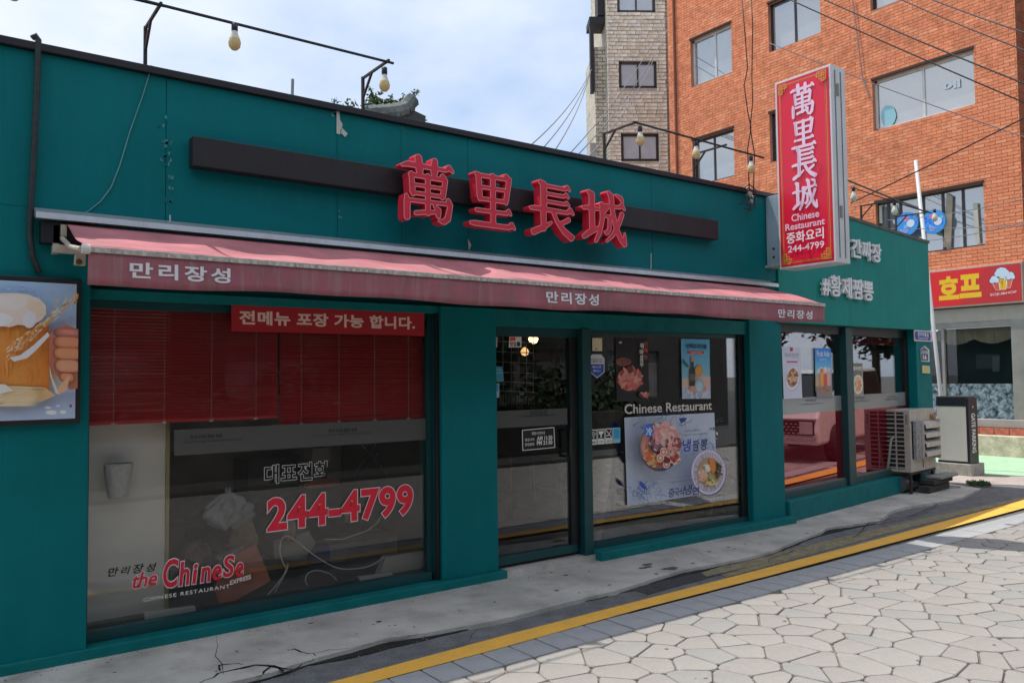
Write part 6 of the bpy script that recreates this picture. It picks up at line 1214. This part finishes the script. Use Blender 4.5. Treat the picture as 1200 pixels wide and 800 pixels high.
# ------------------------------------------------------------------ tiled roof corner with shrubs behind the restaurant roof
tr_ = thing('tiled_roof', 'corner of a traditional grey tiled roof with an upturned eave behind the restaurant', 'roof', fac(455, 140, 8.)); TIL = M('roof_tile_grey', (.13, .15, .15), .8, var=.35, vs=4, dirt=.5, dirt_col=(.30, .32, .30), ds=3)
def f8(u, v, y=8.): return fac(u, v, y)
def z2p(x, y): return (300+x/4., y/4.)
ridge = [z2p(*p) for p in ((520, 530), (600, 525), (660, 518), (700, 505), (722, 480), (735, 468))]
for (x0, y0), (x1, y1) in zip(ridge, ridge[1:]):
    for k in range(2):
        t0, t1 = k/2, (k+1)/2; p = [(x0+(x1-x0)*t_, y0+(y1-y0)*t_) for t_ in (t0, t1)]; a, b = f8(*p[0]), f8(*p[1]); G().tube([a+(b-a)*.04, b-(b-a)*.02], [.13, .15], 8).build('ridge_tile', TIL, tr_)
p = [f8(*z2p(*q)) for q in ((640, 540), (700, 515), (735, 475), (750, 485), (745, 520), (720, 570), (640, 560))]; g = G(); k = len(p); g.add([q for q in p]+[q+np.array([.2, 1.6, -.2]) for q in p], [tuple(range(k))[::-1]]+[(i, (i+1) % k, k+(i+1) % k, k+i) for i in range(k)]); g.build('gable_board', M('gable_dark', (.05, .055, .055), .8), tr_)
p = [f8(*z2p(*q), 9.) for q in ((745, 520), (797, 545), (785, 600), (700, 600))]; g = G(); k = 4; g.add(p+[q+np.array([.3, 2.5, -.3]) for q in p], [tuple(range(k))[::-1]]+[(i, (i+1) % k, k+(i+1) % k, k+i) for i in range(k)]); g.build('lower_roof', M('gable_dark'), tr_)
def leaves(g, c, r, n, size, mi=0):
    c = np.array(c)
    for _ in range(n):
        d = RS.normal(size=3); d /= np.linalg.norm(d); q = c+d*np.array(r)*(RS.rand()**.45); a = RS.normal(size=3); a /= np.linalg.norm(a); b = np.cross(a, RS.normal(size=3)); b /= np.linalg.norm(b)+1e-9; s_ = size*(.6+.8*RS.rand())
        g.add([q-a*s_, q+b*s_*.5, q+a*s_, q-b*s_*.5], [(0, 1, 2, 3)], mi)
LEAF = M('leaf_green', (.07, .12, .035), .7, var=.5, vs=2.5); LEAFD = M('leaf_dark', (.022, .045, .014), .7, var=.6, vs=1.5); BARK = M('bark', (.09, .07, .05), .9, var=.4, vs=8, bump=1)
sh_ = thing('shrub', 'light green shrub growing over the tiled roof behind the restaurant', 'shrub', f8(450, 130, 7.6)); g = G()
for u, v, r_, n in ((438, 120, .28, 260), (448, 124, .30, 300), (460, 122, .24, 200), (470, 118, .16, 80), (436, 110, .14, 50), (456, 116, .12, 60), (489, 140, .25, 220), (473, 128, .2, 90)): leaves(g, fac(u, v+3, 9.2), (r_*.8, r_*.8, r_*.55), n, .045)
for u, v in ((434, 104), (445, 108), (458, 113), (472, 112), (486, 109), (491, 108), (440, 116), (483, 115)): leaves(g, fac(u, v, 9.2), (.08, .08, .08), 9, .04)
g.build('foliage', LEAF, sh_)
for a, b in (((470, 130), (491, 108)), ((440, 128), (434, 103)), ((455, 128), (458, 112)), ((465, 128), (473, 112))): G().tube([fac(*a, 9.2), fac(*b, 9.2)], .012, 4).build('stem', BARK, sh_)
t = thing('weeds', 'sparse weeds sprouting on the roof edge left of the tiled roof', 'plant', fac(400, 128, .3)); g = G()
for u, v in ((394, 121), (392, 119), (405, 124), (409, 121), (412, 123), (415, 122), (420, 127)): leaves(g, fac(u, v, .3), (.04, .04, .03), 10, .014)
g.build('foliage', LEAF, t)
tag(G().tube([fac(342.5, 112, .5), fac(343, 93, .5)], .012, 6).build('roof_rod', M('rod_grey', (.3, .3, .3), .5)), 'short thin grey rod standing up behind the middle of the roof edge', 'rod')

# ------------------------------------------------------------------ overhead cables
CAB = M('cable_black', (.012, .012, .014), .6); CABG = M('cable_grey', (.20, .20, .22), .6)
def cable(p0, p1, sag, r, label, mat=CAB, name='overhead_cable', n=14):
    P_ = [p0+(p1-p0)*t-np.array([0, 0, sag*4*t*(1-t)]) for t in np.linspace(0, 1, n)]; tag(G().tube(P_, r, 5).build(name, mat, smooth=True), label, 'cable', 'overhead cables')
cable(at(915, -5, 12), at(1290, 158, 10), .02, .008, 'thin black cable crossing the brick wall, lowest of the long parallel ones')
cable(at(955, -5, 12.5), at(1290, 133, 10), .03, .009, 'black cable crossing the brick wall and the top of the white window')
cable(at(1045, -5, 12.5), at(1290, 92, 10), .03, .008, 'black cable crossing the brick wall high at the right')
cable(at(1080, -5, 12.5), at(1290, 66, 10), .03, .008, 'black cable in the uppermost right corner')
cable(at(900, 50, 13), at(1290, 190, 12), .05, .006, 'thin grey wire passing behind the projecting sign top and over the white window', CABG)
cable(at(997, 238, 12.5), at(1290, 92, 10.5), .02, .009, 'black cable rising from the projecting sign to the right edge across the pole')
cable(at(997, 219, 11), at(1092, 250, 11.2), .01, .007, 'short black cable from the projecting sign towards the blue discs')
cable(at(1040, 258, 15), at(1290, 208, 13), .1, .006, 'pale wire running in front of the blue discs to the right edge', CABG)
cable(at(1085, 282, 15), at(1290, 229, 13), .1, .006, 'grey wire crossing the foot of the apartment window', CABG)
cable(at(1040, 268, 15), at(1290, 255, 13), .05, .006, 'lower grey wire below the blue discs', CABG)
for k, (a, b) in enumerate((((620, 172), (693, 82)), ((635, 175), (692, 85)), ((649, 178), (691, 88)))): cable(at(*a, 13), at(*b, 30), .2, .012, ['thin grey wire rising to the tower block, left of three', 'thin grey wire rising to the tower block, middle of three', 'thin grey wire rising to the tower block, right of three'][k], CABG)
for k, (a, b) in enumerate((((666, 182), (780, 22)), ((675, 184), (782, 35)), ((688, 186), (770, 60)))): cable(at(*a, 13), at(*b, 28), .25, .010, ['thin wire crossing the stone tower, uppermost', 'thin wire crossing the stone tower, middle', 'thin wire crossing the stone tower, lowest'][k], CABG)
for k, px in enumerate(([(869, -6), (873, 40), (876, 80), (872, 100), (876, 130), (880, 150), (876, 175), (878, 222)], [(880, -6), (882, 30), (881, 90), (882, 120), (879, 150), (884, 180), (883, 225)])): tag(G().tube([fac(u, v, -.1) for u, v in px], .006, 5).build('twisted_cable', CAB, smooth=True), ['twisted black cable rising from the roof corner clamp, left strand', 'twisted black cable rising from the roof corner clamp, right strand'][k], 'cable')
t = tag(G().tube([BRK(-bpx(1000, 0)[0]*-1, bpx(1000, -5)[1], .05), BRK(bpx(1012, 90)[0], bpx(1012, 90)[1], .05), BRK(bpx(1020, 115)[0], bpx(1020, 115)[1], .05)], .012, 5).build('wall_cable', CABG), 'thin pale cable running down the brick wall left of the white window', 'cable')

# ------------------------------------------------------------------ across the street: low wall, hedge and trees, house behind, parked car
ob_ = thing('opposite_house', 'grey rendered house with a dark shop front across the street', 'building', (4, -12, 0))
GRW = M('grey_render', (.05, .048, .045), .85, var=.15); g = holes_wall(G(), Fr((0, -10.5, 0), (-1, 0, 0)), -20, 9, .05, 7.2, [(-17+k*3.4, 1.0, -15+k*3.4, 2.3) for k in range(7)]+[(-17+k*3.4, 4.0, -15+k*3.4, 5.3) for k in range(7)], .15); g.build('wall', GRW, ob_)
G().box(-9, 20, -18, -10.7, .05, 7.1).build('body', DARKIN, ob_)
for k in range(7):
    for z0 in (1.0, 4.0): a0 = -17+k*3.4; f = Fr((0, -10.62, 0), (-1, 0, 0)); G().ob(f, a0, a0+2, z0, z0+1.3, 0, .01).build('window', SKYGL, ob_)
lw = tag(G().box(-9, 12.2, -7.3, -7.1, .05, .85).build('low_wall', M('low_wall_grey', (.035, .033, .03), .9, var=.3)), 'low dark garden wall across the street', 'wall')
hg = thing('hedge', 'dense dark hedge behind the low wall across the street', 'hedge', (2, -7.8, .05)); g = G()
for k in range(56): leaves(g, (-9+k*.40, -7.75, 1.0+.3*math.sin(k*1.3)), (.42, .42, .75), 200, .085)
g.build('foliage', LEAFD, hg); 
for k, (x, y, h) in enumerate(((-6.5, -8.6, 4.2), (-3.2, -8.8, 4.9), (.2, -8.5, 4.4), (3.6, -8.8, 5.2), (7.2, -8.6, 4.5), (10.4, -8.9, 5.0), (22.0, -3.0, 6.2), (20.5, -6.2, 5.8), (26.0, -5.2, 6.5))):  # last three trees are added out of view to darken the wing window reflections
    t = thing('street_tree', ['leafy dark tree at the far left end of the hedge across the street', 'leafy dark tree left of the camera side behind the hedge, second from its left end', 'leafy dark tree behind the hedge opposite the beer poster', 'leafy dark tree behind the hedge opposite the shop pillar', 'leafy dark tree behind the hedge opposite the projecting sign', 'leafy dark tree at the right end of the hedge', 'tall dark tree added behind the parked white car to darken the wing panes', 'dark tree added between parked car and hedge end to darken the wing panes', 'tallest dark tree, added farthest behind the parked car to darken the wing panes'][k], 'tree', (x, y, .05), 'trees across the street'); G().tube([(x, y, 0), (x+.1, y, h*.4), (x, y+.1, h*.7)], [.13, .10, .05], 8).build('trunk', BARK, t)
    for q in range(5): a_ = q*1.26; G().tube([(x+.05, y, h*.38+.12*q), (x+.8*math.cos(a_), y+.8*math.sin(a_), h*.55+.15*q)], [.05, .02], 5).build('branch', BARK, t)
    g = G()
    for q in range(16): d_ = RS.normal(size=3); d_ /= np.linalg.norm(d_); c = np.array([x, y, h*.62])+d_*np.array([1.2, 1.0, h*.24]); leaves(g, c, (.62, .6, .5), 110, .10)
    g.build('crown', LEAFD, t)

# white car parked beyond the right frame edge; it shows mirrored in the wing's window
CX0, CYc = 13.35, -2.40; car = thing('parked_car', 'white parked sport utility car facing the restaurant, seen mirrored in the wing window', 'car', (CX0+2.3, CYc, -.03)); CW = M('car_white', (.75, .75, .76), .25, var=0); CB = M('car_black', (.012, .012, .014), .3); CGL = M('car_glass', (.01, .012, .015), .06, var=0, spec=.8)
side = Fr((0, CYc-.93, 0), (1, 0, 0)); body = [(CX0+.02, .32), (CX0-.03, .55), (CX0+.0, .80), (CX0+.12, .98), (CX0+1.15, 1.12), (CX0+4.35, 1.12), (CX0+4.5, .75), (CX0+4.45, .35)]
G().prism(side, body, -1.86, 0).build('body', CW, car, bevel=.06)
G().prism(side, [(CX0+1.05, 1.10), (CX0+1.75, 1.62), (CX0+3.9, 1.66), (CX0+4.35, 1.10)], -1.74, -.12).build('cabin', CGL, car, bevel=.05); G().prism(side, [(CX0+1.68, 1.60), (CX0+1.8, 1.68), (CX0+3.85, 1.72), (CX0+4.0, 1.62)], -1.72, -.14).build('roof', CW, car, bevel=.03)
for s_ in (0, 1):
    yy = -.14-1.5*s_*1.06; G().prism(side, [(CX0+.98, 1.10), (CX0+1.06, 1.10), (CX0+1.78, 1.63), (CX0+1.70, 1.64)], yy-.06, yy).build('windscreen_pillar', CW, car)
FC = Fr((CX0-.035, CYc, 0), (0, -1, 0))
G().ob(FC, -.86, .86, .50, .76, -.02, .012).build('grille', CB, car, bevel=.01)
for k in range(4): 
    for q in range(15): a_ = -.60+q*.085+(k % 2)*.04; G().ob(FC, a_, a_+.045, .525+k*.055, .545+k*.055, .012, .02).build('grille_chrome', CH, car)
for a_ in (-.84, .60): G().ob(FC, a_, a_+.24, .52, .74, .012, .03).build('headlight', M('headlight_glass', (.55, .55, .58), .1, .3), car, bevel=.03)
G().ob(FC, -.88, .88, .40, .47, -.02, .03).build('bumper_strip', CH, car, bevel=.01); G().ob(FC, -.9, .9, .77, .795, -.03, .015).build('bonnet_lip', CH, car, bevel=.005); G().ob(FC, -.26, .26, .545, .655, .02, .035).build('licence_plate', WHITEP, car)
for xx in (CX0+.85, CX0+3.6):
    for yy in (CYc-.93, CYc+.93): G().tube([(xx, yy-.11, .32), (xx, yy+.11, .32)], .345, 22).build('wheel', M('tyre', (.015, .015, .015), .8), car, bevel=.02)
